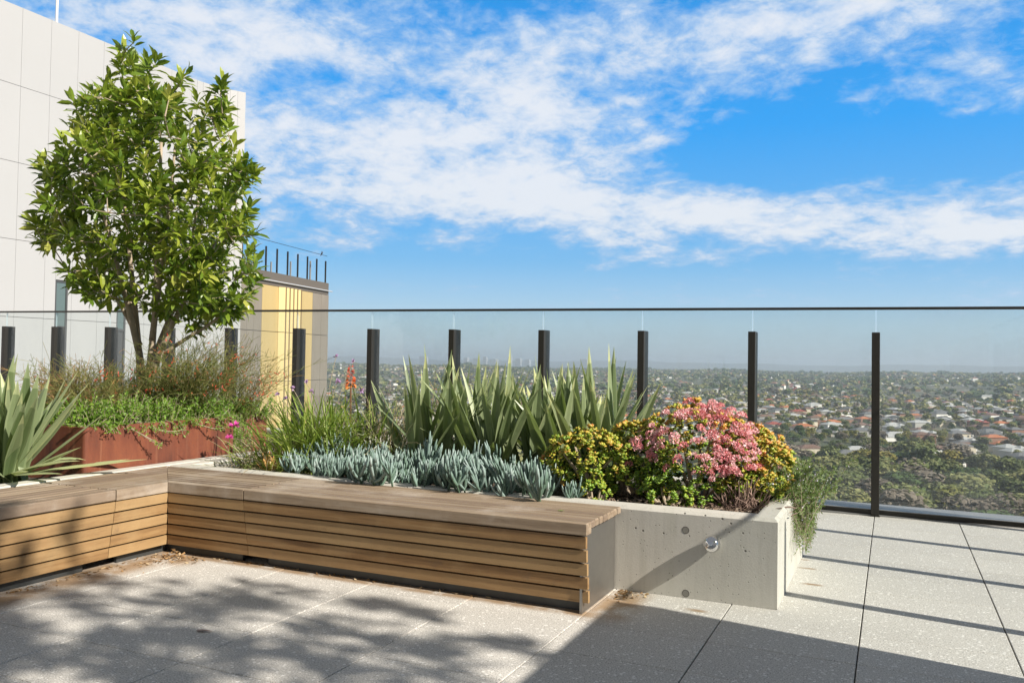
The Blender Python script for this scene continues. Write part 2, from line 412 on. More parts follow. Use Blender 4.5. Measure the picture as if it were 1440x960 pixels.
JOINT = plain('paving_bed', (.07, .062, .05), .95, 0, 20, .3)
BARK = plain('tree_bark', (.36, .29, .21), .85, 0, 14, .4, .6)
RENDERW = plain('white_render', (.72, .71, .69), .8, 0, 3, .04)

# ------------------------------------------------------------------ terrace
def terrace():
    bed = MB().box((-9.6, -4.5, -.30), (1.6, 9.9, -.012)).box((1.6, -4.5, -.30), (9, 4.65, -.012)).build('terrace_slab', JOINT); struct(bed)
    mb = MB(); gx, gy = .0035, .0022
    xs = [-.159+.755*k for k in range(-13, 13)]; ys = [4.612+.5*k for k in range(-19, 10)]
    for i in range(len(xs)-1):
        for j in range(len(ys)):
            x0, x1 = xs[i]+gx, xs[i+1]-gx; y0 = ys[j]+gy; y1 = (ys[j+1] if j+1 < len(ys) else 9.25)-gy
            if x0 > 1.6 and y1 > 4.66: continue
            if x1 < -9.7: continue
            h = RNG.uniform(-.0008, .0008)
            mb.box((x0, y0, -.012+.0005), (x1, y1, h), tone=RNG.uniform(0, 1), bev=.0025)
    struct(mb.build('terrace_paving', PAVER))
    # body of the tower this roof terrace stands on
    b = MB().box((-9.6, -14, -61), (9, 9.9, -.32))
    for k in range(18): b.box((-9.75, -14.1, -4-3.2*k), (9.1, 10.02, -3.7-3.2*k))
    tag(b.build('apartment_tower', plain('tower_render', (.5, .49, .46), .8, 0, 2)), 'tower block whose paved roof terrace carries the benches and planters', 'building')
terrace()

# ------------------------------------------------------------------ balustrades
SL = .0079      # the deck and its balustrade rise gently to the left
def balustrade(name, label, pts_n, first, spacing, length, loc, rotz, slope, endpad):
    """local: runs along -X from 0 (front faces -Y)"""
    t = thing(name, label, 'balustrade', loc); t.rotation_euler = (0, 0, rotz)
    zz = lambda x: -x*slope
    L0, L1 = endpad, -length
    r = MB(); hw = .028
    v = [];
    for x in (L1, L0):
        for dy, dz in ((.051, 2.087), (.079, 2.087), (.079, 2.110), (.075, 2.115), (.055, 2.115), (.051, 2.110)): v.append((x, dy, dz+zz(x)))
    F = [(i, (i+1) % 6, 6+(i+1) % 6, 6+i) for i in range(6)]+[tuple(range(6)), tuple(range(11, 5, -1))]
    r.add(v, F).build('handrail', BRONZE, t)
    c = MB()
    for (y0, y1, z0, z1, m) in ((.055, .42, .0, .060, 0), (.040, .42, .060, .066, 1), (.02, .0548, .0, .012, 1)):
        v = []
        for x in (L1, L0): v += [(x, y0, z0+zz(x) if z0 > .05 else z0), (x, y1, z0+zz(x) if z0 > .05 else z0), (x, y1, z1+zz(x)), (x, y0, z1+zz(x))]
        c.add(v, [(0,1,2,3), (7,6,5,4), (0,4,5,1), (1,5,6,2), (2,6,7,3), (3,7,4,0)], m)
    c.build('base_channel', [BRONZE, SILL], t)
    xs = [first-spacing*k for k in range(pts_n)]
    for x in xs:
        h = 1.855+zz(x)
        MB().box((x, 0, .004), (x+.076, .19, h), bev=.003).box((x-.006, -.012, .001), (x+.082, .05, .012)).build('post', BRONZE, t)
    edges = [L0-.02]+xs+[L1+.02]
    for a, b in zip(edges[:-1], edges[1:]):
        if a-b < .1: continue
        x1, x0 = a+.038-.008, b+.038+.008
        v = []
        for x in (x0, x1):
            v += [(x, .059, .068+zz(x)), (x, .071, .068+zz(x)), (x, .071, 2.087+zz(x)), (x, .059, 2.087+zz(x))]
        MB().add(v, [(0,1,2,3), (7,6,5,4), (0,4,5,1), (1,5,6,2), (2,6,7,3), (3,7,4,0)], [1, 1, 0, 0, 0, 0]).build('glass_pane', [GLASS, GEDGE], t)
    return t
balustrade('glass_balustrade', 'tall glass balustrade with dark metal posts and thin handrail across the terrace edge', 13, -.1925, 1.2225, 17.0, (0, 9.225, 0), 0, SL, 1.25)
balustrade('glass_balustrade', 'shorter return of the glass balustrade just beyond the right edge of view', 4, -.85, 1.21, 4.56, (1.26, 4.66, 0), -PI/2, 0, -.005)

w = MB().box((1.27, -4.4, 0), (1.5, 4.63, 2.02)).box((1.24, -4.45, 2.02), (1.53, 4.63, 2.05))
tag(w.build('parapet_wall', RENDERW), 'solid pale parapet wall on the right of the terrace that shades the near paving', 'wall')

# ------------------------------------------------------------------ concrete planters
def planter(name, label, x0, x1, y0, y1, ztop, th, soilz):
    t = thing(name, label, 'planter', (0, 0, 0))
    ch = .022
    def ring(dx, z): return [(x0+dx, y0+dx, z), (x1-dx, y0+dx, z), (x1-dx, y1-dx, z), (x0+dx, y1-dx, z)]
    lv = [ring(0, .001), ring(0, ztop-ch), ring(ch, ztop), ring(th-ch*.6, ztop), ring(th, ztop-ch*.6), ring(th, soilz-.1)]
    v = sum(lv, []); F = [(4*i+j, 4*i+(j+1) % 4, 4*(i+1)+(j+1) % 4, 4*(i+1)+j) for i in range(len(lv)-1) for j in range(4)]
    MB().add(v, F).build('wall', CONC, t)
    n = 26; gx = np.linspace(x0+th-.005, x1-th+.005, n*2); gy = np.linspace(y0+th-.005, y1-th+.005, n)
    X, Y = np.meshgrid(gx, gy, indexing='ij'); Z = soilz+.03*np.sin(X*3+Y*2)*np.sin(Y*5-X)+RNG.uniform(-.012, .012, X.shape)
    V = np.stack([X, Y, Z], -1).reshape(-1, 3); F = [(i*n+j, (i+1)*n+j, (i+1)*n+j+1, i*n+j+1) for i in range(2*n-1) for j in range(n-1)]
    MB().add(V, F).build('soil', SOIL, t)
    return t
pl = planter('concrete_planter', 'long concrete planter with chamfered rim behind the right bench, full of succulents', -5.738, -.64, 5.403, 7.04, .556, .15, .50)
def disc(mb, c, r, z, mat, n=20, ny=-1):
    v = [(c[0]+r*math.cos(a), c[1], c[2]+r*math.sin(a)) for a in np.arange(n)*2*PI/n]
    return mb.add(v, [tuple(range(n))], mat)
for z, x in ((.434, -1.21), (.03, -1.205)):
    n = 20; mb = MB(); A = np.arange(n)*2*PI/n; v = []
    for r, dy in ((.024, .0), (.022, -.0015), (.0195, -.0005)): v += [(x+r*math.cos(a), 5.403+dy, z+r*math.sin(a)) for a in A]
    F = [(k*n+i, k*n+(i+1) % n, (k+1)*n+(i+1) % n, (k+1)*n+i) for k in range(2) for i in range(n)]
    mb.add(v, F, 0).add([(x+.019*math.cos(a), 5.4022, z+.019*math.sin(a)) for a in A], [tuple(range(n))], 1)
    mb.build('form_tie_hole', [plain('hole_rim', (.09, .085, .075), .9), plain('hole_grey', (.22, .21, .185), .9)], pl)
planter('concrete_planter', 'concrete planter wall running behind the left bench under the rusty steel boxes', -9.4, -5.744, -2, 9.0, .556, .16, .49)

# rusted steel boxes
def steel_box(label, x0, x1, y0, y1, z0, z1):
    t = thing('steel_planter', label, 'planter', (0, 0, 0)); th = .012
    def ring(dx, z, r=.03):
        P = []
        for cx, cy, a0 in ((x1-r, y0+r, -90), (x1-r, y1-r, 0), (x0+r, y1-r, 90), (x0+r, y0+r, 180)):
            for k in range(5):
                a = rad(a0+k*22.5); P.append((cx+(r-dx)*math.cos(a), cy+(r-dx)*math.sin(a), z))
        return P
    lv = [ring(0, z0), ring(0, z1-.004), ring(.004, z1), ring(.026, z1), ring(.028, z1-.04)]
    n = 20; F = [(k*n+i, k*n+(i+1) % n, (k+1)*n+(i+1) % n, (k+1)*n+i) for k in range(len(lv)-1) for i in range(n)]
    MB().add(sum(lv, []), F).build('steel_side', CORTEN, t)
    MB().add([(x0+.02, y0+.02, z1-.07), (x1-.02, y0+.02, z1-.07), (x1-.02, y1-.02, z1-.07), (x0+.02, y1-.02, z1-.07)], [(0,1,2,3)]).build('soil', SOIL, t)
steel_box('rusty weathering steel planter box holding the tree behind the bench corner', -8.9, -5.93, 4.73, 6.42, .45, .915)
steel_box('second rusty steel planter box partly hidden by the strappy grass', -8.9, -6.40, 6.85, 7.45, .45, .875)

# ------------------------------------------------------------------ timber benches
ZT = .55
def board(mb, a, b, tone, bev=.006): mb.box(a, b, tone=tone, bev=bev)
def prism(mb, poly, z0, z1, tone):
    n = len(poly); v = [(x, y, z0) for x, y in poly]+[(x, y, z1) for x, y in poly]
    mb.add(v, [tuple(range(n))[::-1], tuple(range(n, 2*n))]+[(i, (i+1) % n, n+(i+1) % n, n+i) for i in range(n)], 0, tone)
YF, YB = 4.70, 5.397    # right bench front and back
XF, XB = -4.98, -5.735  # left bench front and back
NB = 9
yb = [YF]+[YF+.095+(YB-YF-.095)/(NB-1)*k for k in range(NB)]
xb = [XF]+[XF-.095-(XF-.095-XB)/(NB-1)*k for k in range(NB)]
gap = .013
def slats_right(t, x0, x1, mat, mitre=False):
    mb = MB()
    for k in range(5):
        zt = .468-k*.083; zb = zt-.070; y = YF+.012+.014*k
        xa = x0
        if mitre: xa = XF-.012-.014*k
        pts = [(y, zt), (y+.006, zb), (y+.034, zb), (y+.030, zt)]
        v = [(x, p, q) for x in (xa, x1+.012*k*0) for p, q in pts]
        mb.add(v, [(0,1,2,3), (7,6,5,4), (0,4,5,1), (1,5,6,2), (2,6,7,3), (3,7,4,0)], 0, RNG.uniform(0, 1))
    mb.build('front_slats', mat, t)
def slats_left(t, y0, y1, mat, mitre=False):
    mb = MB()
    for k in range(5):
        zt = .468-k*.083; zb = zt-.070; x = XF-.012-.014*k
        ya = y1 if not mitre else YF+.012+.014*k
        pts = [(x, zt), (x-.006, zb), (x-.034, zb), (x-.030, zt)]
        v = [(p, y, q) for y in (y0, ya) for p, q in pts]
        mb.add(v, [(3,2,1,0), (4,5,6,7), (1,5,4,0), (2,6,5,1), (3,7,6,2), (0,4,7,3)], 0, RNG.uniform(0, 1))
    mb.build('front_slats', mat, t)
SEAMX, SEAMY = -4.255, 4.245
# long right module
b1 = thing('timber_bench', 'long timber slat bench with steel end panel in front of the succulent planter', 'bench', (0, 0, 0), 'modules of the corner bench')
mb = MB()
for k in range(NB):
    board(mb, (SEAMX+.002, yb[k]+gap/2, ZT-.045-(.028 if k == 0 else 0)), (-1.640+RNG.uniform(-.003, .003), yb[k+1]-gap/2, ZT+RNG.uniform(-.0015, .0015)), RNG.uniform(0, 1))
mb.build('seat_boards', WX_TOP, b1)
slats_right(b1, SEAMX+.002, -1.648, WX)
MB().box((SEAMX+.14, YF+.13, .001), (-1.70, YF+.16, .49)).build('plinth', DKSTEEL, b1)
MB().box((-1.698, YF+.060, .001), (-1.683, YB-.003, .50)).build('end_panel', STEEL, b1)
MB().box((SEAMX+.14, YF+.16, .1), (-1.70, YB, .49)).build('inner_shade_block', DARK, b1)  # solid dark block added behind the slats so their gaps look shaded
# corner module, L shaped with a mitre
b2 = thing('timber_bench', 'short L-shaped corner module of the timber bench with mitred seat boards', 'bench', (0, 0, 0), 'modules of the corner bench')
mbx, mby = MB(), MB(); mt = (YB-YF)/(XF-XB)
for k in range(NB):
    a, b = yb[k]+gap/2, yb[k+1]-gap/2; z0 = ZT-.045-(.028 if k == 0 else 0)
    prism(mbx, [(XF-(a-YF)/mt+.002, a), (SEAMX-.002, a), (SEAMX-.002, b), (XF-(b-YF)/mt+.002, b)], z0, ZT+RNG.uniform(-.0015, .0015), RNG.uniform(0, 1))
    a, b = xb[k]-gap/2, xb[k+1]+gap/2
    prism(mby, [(b, SEAMY+.002), (a, SEAMY+.002), (a, YF+(XF-a)*mt-.002), (b, YF+(XF-b)*mt-.002)], z0, ZT+RNG.uniform(-.0015, .0015), RNG.uniform(0, 1))
mbx.build('seat_boards', WX_TOP, b2); mby.build('seat_boards', WY_TOP, b2)
slats_right(b2, XF, SEAMX-.002, WX, True); slats_left(b2, SEAMY+.002, YF, WY, True)
MB().box((XF-.13, YF+.13, .001), (SEAMX-.10, YF+.16, .49)).box((XF-.16, SEAMY+.12, .001), (XF-.13, YF+.16, .49)).build('plinth', DKSTEEL, b2)
MB().box((XB, YF+.16, .1), (SEAMX-.1, YB, .49)).box((XB, SEAMY+.12, .1), (XF-.16, YF+.158, .49)).build('inner_shade_block', DARK, b2)
# left module towards the viewer
b3 = thing('timber_bench', 'timber bench module on the left running towards the viewer beside the sword-leaved plant', 'bench', (0, 0, 0), 'modules of the corner bench')
mb = MB()
for k in range(NB):
    board(mb, (xb[k]-gap/2, .8, ZT-.045-(.028 if k == 0 else 0)), (xb[k+1]+gap/2, SEAMY-.002, ZT+RNG.uniform(-.0015, .0015)), RNG.uniform(0, 1))
mb.build('seat_boards', WY_TOP, b3); slats_left(b3, .8, SEAMY-.002, WY)
MB().box((XF-.16, .85, .001), (XF-.13, SEAMY-.16, .49)).build('plinth', DKSTEEL, b3)
MB().box((XB, .85, .1), (XF-.16, SEAMY-.16, .49)).build('inner_shade_block', DARK, b3)

# steel ball on the planter face
t = thing('steel_ball_knob', 'polished steel ball fixed on the concrete planter face', 'knob', (-1.032, 5.35, .372))
def sphere(r, n=20, m=12, c=(0,0,0), sc=(1,1,1)):
    v = [(c[0]+r*sc[0]*math.sin(PI*i/m)*math.cos(2*PI*j/n), c[1]+r*sc[1]*math.sin(PI*i/m)*math.sin(2*PI*j/n), c[2]+r*sc[2]*math.cos(PI*i/m)) for i in range(m+1) for j in range(n)]
    return v, [(i*n+j, (i+1)*n+j, (i+1)*n+(j+1) % n, i*n+(j+1) % n) for i in range(m) for j in range(n)]
MB().add(*sphere(.054, 32, 20)).build('ball', CHROME, t, True)
MB().tube([(0, .03, -.01), (0, .0527, -.01)], .02, 14).build('stem', STEEL, t)

# ------------------------------------------------------------------ plants
FLAX = leafmat('sword_leaf_green', [(0, (.08, .125, .045)), (.4, (.22, .275, .14)), (.75, (.37, .43, .235)), (1, (.58, .60, .30))], .38, .32, .08, .5)
def sword(mb, base, az, tilt, length, w, droop, tone, edge=.16, n=9, twist=0.0):
    """one sword leaf; tilt from vertical (rad); droop bends it over"""
    t = np.linspace(0, 1, n); ang = tilt+droop*t**1.8
    ds = length/(n-1)
    rr = np.concatenate([[0], np.cumsum(np.sin((ang[:-1]+ang[1:])/2)*ds)]); zz = np.concatenate([[0], np.cumsum(np.cos((ang[:-1]+ang[1:])/2)*ds)])
    P = np.asarray(base)+np.stack([rr*math.cos(az), rr*math.sin(az), zz], 1)
    prof = w*np.clip((.42+.58*np.sin(np.clip(t*1.5, 0, 1)*PI/2))*(1-np.clip((t-.5)/.5, 0, 1)**1.7), .02, 1)
    side = np.array([-math.sin(az)*math.cos(twist), math.cos(az)*math.cos(twist), math.sin(twist)])
    mb.ribbon(P, side, prof, .32, 0, tone, edge)
def flax(label, loc, n, L, w, spread, seed, extra=()):
    rs = np.random.default_rng(seed); mb = MB()
    for i in range(n):
        f = i/n; az = rs.uniform(0, 2*PI); tilt = abs(rs.normal(0, .10))+f*spread*rs.uniform(.55, 1.1)
        l = L*rs.uniform(.78, 1.06)*(1-.12*f); b = (rs.normal(0, .09), rs.normal(0, .06), 0)
        sword(mb, b, az, tilt, l, w*rs.uniform(.8, 1.15), rs.uniform(0, .18)+.25*f*rs.uniform(0, 1), rs.uniform(.12, .72), twist=rs.normal(0, .35))
    for e in extra: sword(mb, *e)
    o = mb.build('sword_plant', FLAX, None, False, loc); return tag(o, label, 'plant', 'sword-leaved plants')
def ex(az, tilt, L, w, droop, tone, b=(0,0,.05), edge=.12): return (b, rad(az), tilt, L, w, droop, tone, edge, 12)
flax('grey-green sword-leaved plant leftmost in the concrete planter, beside the dry grass', (-3.72, 6.38, .48), 34, 1.12, .046, .85, 1,
     [ex(195, .95, .75, .03, .5, .55), ex(215, 1.1, .6, .03, .6, .6), ex(250, 1.0, .55, .026, .7, .3)])
flax('sword-leaved plant second from the left in the concrete planter', (-3.14, 6.45, .48), 36, 1.12, .046, .8, 2, [ex(300, .8, .6, .03, .5, .3), ex(250, .95, .6, .022, .8, .7)])
flax('sword-leaved plant third from the left, directly behind the yellow jade bush', (-2.66, 6.60, .48), 36, 1.11, .046, .75, 3, [ex(280, .7, .5, .03, .6, .3), ex(200, .7, .7, .03, .5, .5)])
flax('sword-leaved plant rightmost in the concrete planter, leaning towards the pink flowers', (-2.24, 6.66, .48), 38, 1.13, .047, .85, 4, [ex(20, .75, .9, .037, .2, .5), ex(10, .95, .8, .036, .9, .45), ex(30, .6, 1.0, .037, .1, .6), ex(0, .55, 1.05, .036, .1, .35)])
flax('sword-leaved plant in the second row, seen between the two left clumps', (-3.48, 6.84, .48), 28, 1.08, .045, .7, 6)
flax('sword-leaved plant in the second row, behind the two right clumps', (-2.46, 6.88, .48), 28, 1.07, .045, .7, 7)
flax('large sword-leaved plant at the left edge with leaves lying on the bench', (-6.22, 4.28, .47), 46, 1.02, .056, .8, 5,
     [ex(20, 1.05, .66, .066, .25, .80), ex(42, .95, .60, .05, 1.0, .75), ex(5, 1.25, .75, .066, .35, .85, (0,0,.10)), ex(35, 1.42, .95, .058, .12, .9, (0,.1,.10)), ex(58, 1.43, .8, .052, .12, .8, (0,.1,.09)),
      ex(70, 1.0, .75, .045, 1.5, .7), ex(-25, 1.35, .8, .05, .2, .85, (0,0,.09)), ex(-5, 1.4, .72, .045, .2, .8, (0,0,.09)), ex(15, .7, .9, .055, .1, .8), ex(30, .5, 1.0, .05, .1, .7), ex(60, .6, .95, .05, .1, .75), ex(-60, 1.2, .9, .05, .4, .8)])

# blue chalk-stick succulents
CHALK = leafmat('blue_chalk_stick', [(0, (.05, .095, .045)), (.3, (.13, .205, .155)), (.7, (.235, .325, .295)), (1, (.41, .485, .455))], .55, .06, .12, .3)
def chalk_mesh(seed, n):
    rs = np.random.default_rng(seed); mb = MB()
    for s_ in range(n//11):
        c = np.array([rs.normal(0, .05), rs.normal(0, .045), 0]); h = rs.uniform(.03, .10)
        mb.tube(np.array([c*.6+[0,0,-.03], c+[0,0,h*.5], c+[0,0,h]]), .006, 5, 0, .15)
        for i in range(11):
            az = rs.uniform(0, 2*PI); f = rs.uniform(0, 1)
            tilt = .15+f*.9; l = rs.uniform(.085, .155); t = np.linspace(0, 1, 6)
            ang = tilt*(1-t)+.08*t if f > .3 else tilt*.6*(1-.4*t)
            rr = np.concatenate([[0], np.cumsum(np.sin(ang[:-1])*l/5)]); zz = np.concatenate([[0], np.cumsum(np.cos(ang[:-1])*l/5)])
            P = c+np.array([0,0,h-.035*f])+np.stack([rr*math.cos(az), rr*math.sin(az), zz], 1)
            r = .0078*np.array([.75, 1, 1.05, 1.0, .8, .25])*rs.uniform(.85, 1.15)
            tn = rs.uniform(.35, .95)
            mb.tube(P[:4], r[:4], 6, 0, tn-.12, False); mb.tube(P[3:], r[3:], 6, 0, tn, True)
    return mb.mesh('chalk_stick_succulent', CHALK, True)
CH = [chalk_mesh(20+k, 33) for k in range(5)]
rs = np.random.default_rng(77)
spots = []
for row, (y, x0, x1, dx) in enumerate(((5.45, -3.7, -2.0, .20), (5.56, -4.25, -1.98, .20), (5.69, -4.5, -2.1, .20), (5.84, -4.75, -2.35, .22), (6.0, -4.75, -2.4, .23), (6.16, -4.6, -2.5, .26))):
    x = x0+rs.uniform(0, .1)
    while x < x1:
        yy = y+rs.normal(0, .022); zz_ = .545 if y < 5.5 else (.515 if y < 5.75 else .53+.10*(yy-5.75))
        spots.append((x, yy, zz_)); x += dx*rs.uniform(.8, 1.25)
near_lab = ['blue-grey finger-leaved succulent spilling over the rim behind the bench seat', 'blue-grey finger-leaved succulent in the middle of the planter between rim and sword leaves']
for i, (x, y, z) in enumerate(spots):
    o = bpy.data.objects.new('chalk_stick_succulent', CH[i % 5]); COL.objects.link(o)
    o.location = (x, y, z); o.rotation_euler = (rs.normal(0, .16)+(.0 if y > 5.6 else .22), rs.normal(0, .1), rs.uniform(0, 6.28)); s_ = rs.uniform(.75, 1.25); o.scale = (s_*1.15, s_*1.15, s_*rs.uniform(.95, 1.4))
    tag(o, near_lab[0 if y < 5.73 else 1], 'succulent', 'blue chalk stick succulents '+('along the planter rim' if y < 5.73 else 'behind the front row'))

# jade bushes
JADE = leafmat('jade_leaf', [(0, (.07, .15, .02)), (.35, (.20, .33, .03)), (.6, (.42, .40, .05)), (.82, (.58, .32, .06)), (1, (.56, .15, .05))], .32, .12, 0, .5)
PINK = leafmat('pink_flower', [(0, (.68, .17, .20)), (.5, (.86, .40, .44)), (1, (.93, .70, .72))], .6, .15, 0, .2)
PT = np.array([(0,0,0), (-.45,.5,.1), (0,1,.05), (.45,.5,.1)]); PH_ARR = []; PINKHEAD = []
for q_ in range(6):
    rs = np.random.default_rng(300+q_); m_ = 64; q = rs.normal(size=(m_, 3)); q /= np.linalg.norm(q, axis=1)[:, None]; q[:, 2] = np.abs(q[:, 2])*.8+q[:, 2]*.2
    mb = MB().inst(PT, [(0,1,2,3)], frames(q+rs.normal(0, .6, (m_, 3)), rs.uniform(0, 6, m_))*.44, q*.78, np.clip(rs.normal(.25+.11*q_, .20, m_), 0, 1))
    PINKHEAD.append(mb.mesh('flower_head', PINK)); PH_ARR.append((mb.v[0], [tuple(f) for f in mb.f[0]], mb.t[0]))
JT = np.array([(0,0,0), (-.34,.35,.05), (-.46,.72,.10), (0,1.0,.16), (.46,.72,.10), (.34,.35,.05), (0,.55,.22), (0,.5,-.10)])
JF = [(0,5,6), (0,6,1), (1,6,2), (2,6,3), (3,6,4), (4,6,5), (0,1,7), (0,7,5), (1,2,7), (2,3,7), (3,4,7), (4,5,7)]
JTT = [-.1, -.1, -.02, .10, .10, -.02, -.2, -.2, -.1, 0, 0, -.1]
def jade(label, loc, radii, nros, tone_fn, seed, leaf=.035, flowers=None, low=-.70):
    rs = np.random.default_rng(seed)
    t = thing('jade_bush', label, 'bush', loc)
    d = rs.normal(size=(nros*3, 3)); d /= np.linalg.norm(d, axis=1)[:, None]; d = d[d[:, 2] > low][:nros]
    lump = 1+.10*np.sin(d[:, 0]*7+seed)*np.cos(d[:, 1]*6-seed)+.07*np.sin(d[:, 2]*9+d[:, 0]*5)
    rr = lump*rs.uniform(.72, 1.0, len(d))**.6
    C = d*rr[:, None]*np.asarray(radii)
    Ms, Ts, tn = [], [], []
    for c, dd in zip(C, d):
        up = dd+np.array([0, 0, .6])+rs.normal(0, .25, 3); up /= np.linalg.norm(up)
        k = rs.integers(7, 10); az = np.arange(k)*2.4+rs.uniform(0, 6)
        a = np.cross(up, [0.3, .8, .2]); a /= np.linalg.norm(a); b = np.cross(up, a)
        el = rs.uniform(.1, 1.1, k)
        dirs = (np.cos(az)*np.cos(el))[:, None]*a+(np.sin(az)*np.cos(el))[:, None]*b+np.sin(el)[:, None]*up
        F = frames(dirs, rs.normal(0, .3, k)); s_ = leaf*rs.uniform(.8, 1.25, k)
        Ms.append(F*s_[:, None, None]); Ts.append(np.repeat(c[None], k, 0)); 
        tn.append(tone_fn(c/np.asarray(radii), rs)+rs.normal(0, .09, k))
    MB().inst(JT, JF, np.concatenate(Ms), np.concatenate(Ts), np.concatenate(tn), 0, JTT).build('foliage', JADE, t, True)
    mb = MB()
    for i in range(9):
        e = C[rs.integers(0, len(C))]*.8; mb.tube(bezier((rs.normal(0, .05), rs.normal(0, .04), -radii[2]*.95), e*.4+[0,0,-.1], e, 7), np.linspace(.022, .006, 7), 7)
    mb.build('stem', BARK, t)
    if flowers:
        heads = []
        for (dirv, n, sp) in flowers:
            for i in range(n):
                v = np.asarray(dirv)+rs.normal(0, sp, 3); v /= np.linalg.norm(v)
                if v[2] < -.15: continue
                lum = 1+.10*math.sin(v[0]*7+seed)*math.cos(v[1]*6-seed)
                heads.append((v*np.asarray(radii)*lum*1.02, rs.uniform(.024, .039)))
        heads.sort(key=lambda h: h[0][1]-.3*h[0][2])       # those that show largest first
        mb = MB()
        for i, (c, r) in enumerate(heads):
            if i < 100:
                o = bpy.data.objects.new('flower_head', PINKHEAD[i % 6]); COL.objects.link(o); o.parent = t; o.location = c; o.scale = (r, r, r); o.rotation_euler = (rs.normal(0, .4), rs.normal(0, .4), rs.uniform(0, 6.28))
            else: mb.add(*[PH_ARR[i % 6][0]*r+c, PH_ARR[i % 6][1]], 0, PH_ARR[i % 6][2])
        struct(mb.build('smaller_flower_heads', PINK, t), 'stuff')
    return t
yel = lambda c, rs: .50+.18*np.clip(c[2]+.2*c[0], -1, 1)+rs.normal(0, .07)
jade('yellow-orange jade bush in front of the sword-leaved plants, without flowers', (-2.09, 6.0, .77), (.34, .27, .235), 280, lambda c, rs: .50+.13*c[2]+rs.normal(0, .08), 31)
jade('green and yellow jade bush between the yellow bush and the pink flowering one', (-1.78, 6.12, .74), (.27, .27, .32), 260, lambda c, rs: .33+.32*max(0, c[2])+rs.normal(0, .07), 32)
jade('large jade bush covered in pink flower heads near the planter corner', (-1.31, 6.2, .77), (.53, .43, .43), 720, lambda c, rs: .40+.34*max(-.3, c[2]+.35*c[0])+rs.normal(0, .08), 33,
     flowers=[((.25, -.5, .85), 52, .32), ((.65, -.55, .45), 46, .28), ((.45, -.8, .25), 38, .28), ((-.55, -.7, .40), 26, .20), ((.1, -.3, .95), 22, .25), ((-.2,-.9,.1), 12, .2), ((.55,-.85,-.05), 14, .15)])
jade('orange-tinted jade bush on the right, beside the trailing rosemary', (-.93, 6.28, .74), (.28, .30, .32), 320, lambda c, rs: .57+.15*c[2]+rs.normal(0, .08), 34)
jade('small bright green jade plant at the planter rim beside the bench end', (-1.93, 5.68, .56), (.10, .08, .09), 22, lambda c, rs: .36+rs.normal(0, .06), 35, .034)
jade('small green jade plant low under the pink flowering bush', (-1.42, 5.74, .60), (.17, .10, .13), 44, lambda c, rs: .28+rs.normal(0, .06), 36, .034)

# trailing rosemary-like shrub at the planter corner
ROSE = leafmat('rosemary_leaf', [(0, (.07, .12, .03)), (.5, (.16, .24, .07)), (1, (.28, .36, .14))], .5, .25)
LILAC = leafmat('pale_flower', [(0, (.55, .5, .68)), (1, (.80, .78, .84))], .6, .1)
def shoots(mb_leaf, mb_stem, start, end, mid, nl, L, wd, rs, tone, flower=None, fn=0, stem_r=.002):
    P = bezier(start, mid, end, 8); mb_stem.tube(P, np.linspace(stem_r, stem_r*.5, 8), 4, 0, .3, False)
    t = rs.uniform(.08, 1, nl); Q = bezier(start, mid, end, 30)[(t*29).astype(int)]
    ax = np.asarray(end)-np.asarray(start); ax = ax/np.linalg.norm(ax)
    d = rs.normal(size=(nl, 3))+ax*.7; F = frames(d, rs.uniform(0, 6, nl))
    LT = np.array([(0,0,0), (-wd,.5,.04), (0,1,0), (wd,.5,.04)])
    mb_leaf.inst(LT, [(0,1,2,3)], F*(L*rs.uniform(.7, 1.2, nl))[:, None, None], Q, tone+rs.normal(0, .18, nl))
    if flower is not None and fn:
        k = rs.integers(0, fn+1)
        if k:
            Q2 = Q[rs.integers(0, nl, k)]+rs.normal(0, .006, (k, 3))
            flower.inst(np.array([(0,0,0), (-.5,.5,.2), (0,1,.1), (.5,.5,.2)]), [(0,1,2,3)], frames(rs.normal(size=(k, 3)), rs.uniform(0, 6, k))*.013, Q2, rs.uniform(0, 1, k))
def rosemary():
    rs = np.random.default_rng(5)
    t = thing('trailing_rosemary', 'trailing rosemary with pale flowers spilling over the right corner of the planter', 'shrub', (-.77, 6.55, .52))
    a, b, c = MB(), MB(), MB()
    for i in range(560):
        s_ = np.array([rs.normal(0, .13), rs.normal(.0, .22), 0])
        if rs.uniform() < .52:   # spill over the wall
            dx = rs.uniform(.08, .19); e = np.array([.10+dx*.8, rs.normal(-.02, .20), -rs.uniform(.0, .34)]); m_ = (s_+e)/2+[.06, 0, .22]
        else:
            e = s_+[rs.normal(.04, .08), rs.normal(0, .12), rs.uniform(.08, .30)]; m_ = (s_+e)/2+[0, 0, .06]
        shoots(a, b, s_, e, m_, 38, .030, .14, rs, .6, c, 6)
    a.build('foliage', ROSE, t); b.build('stem', BARK, t); struct(c.build('flowers', LILAC, t), 'stuff')
rosemary()

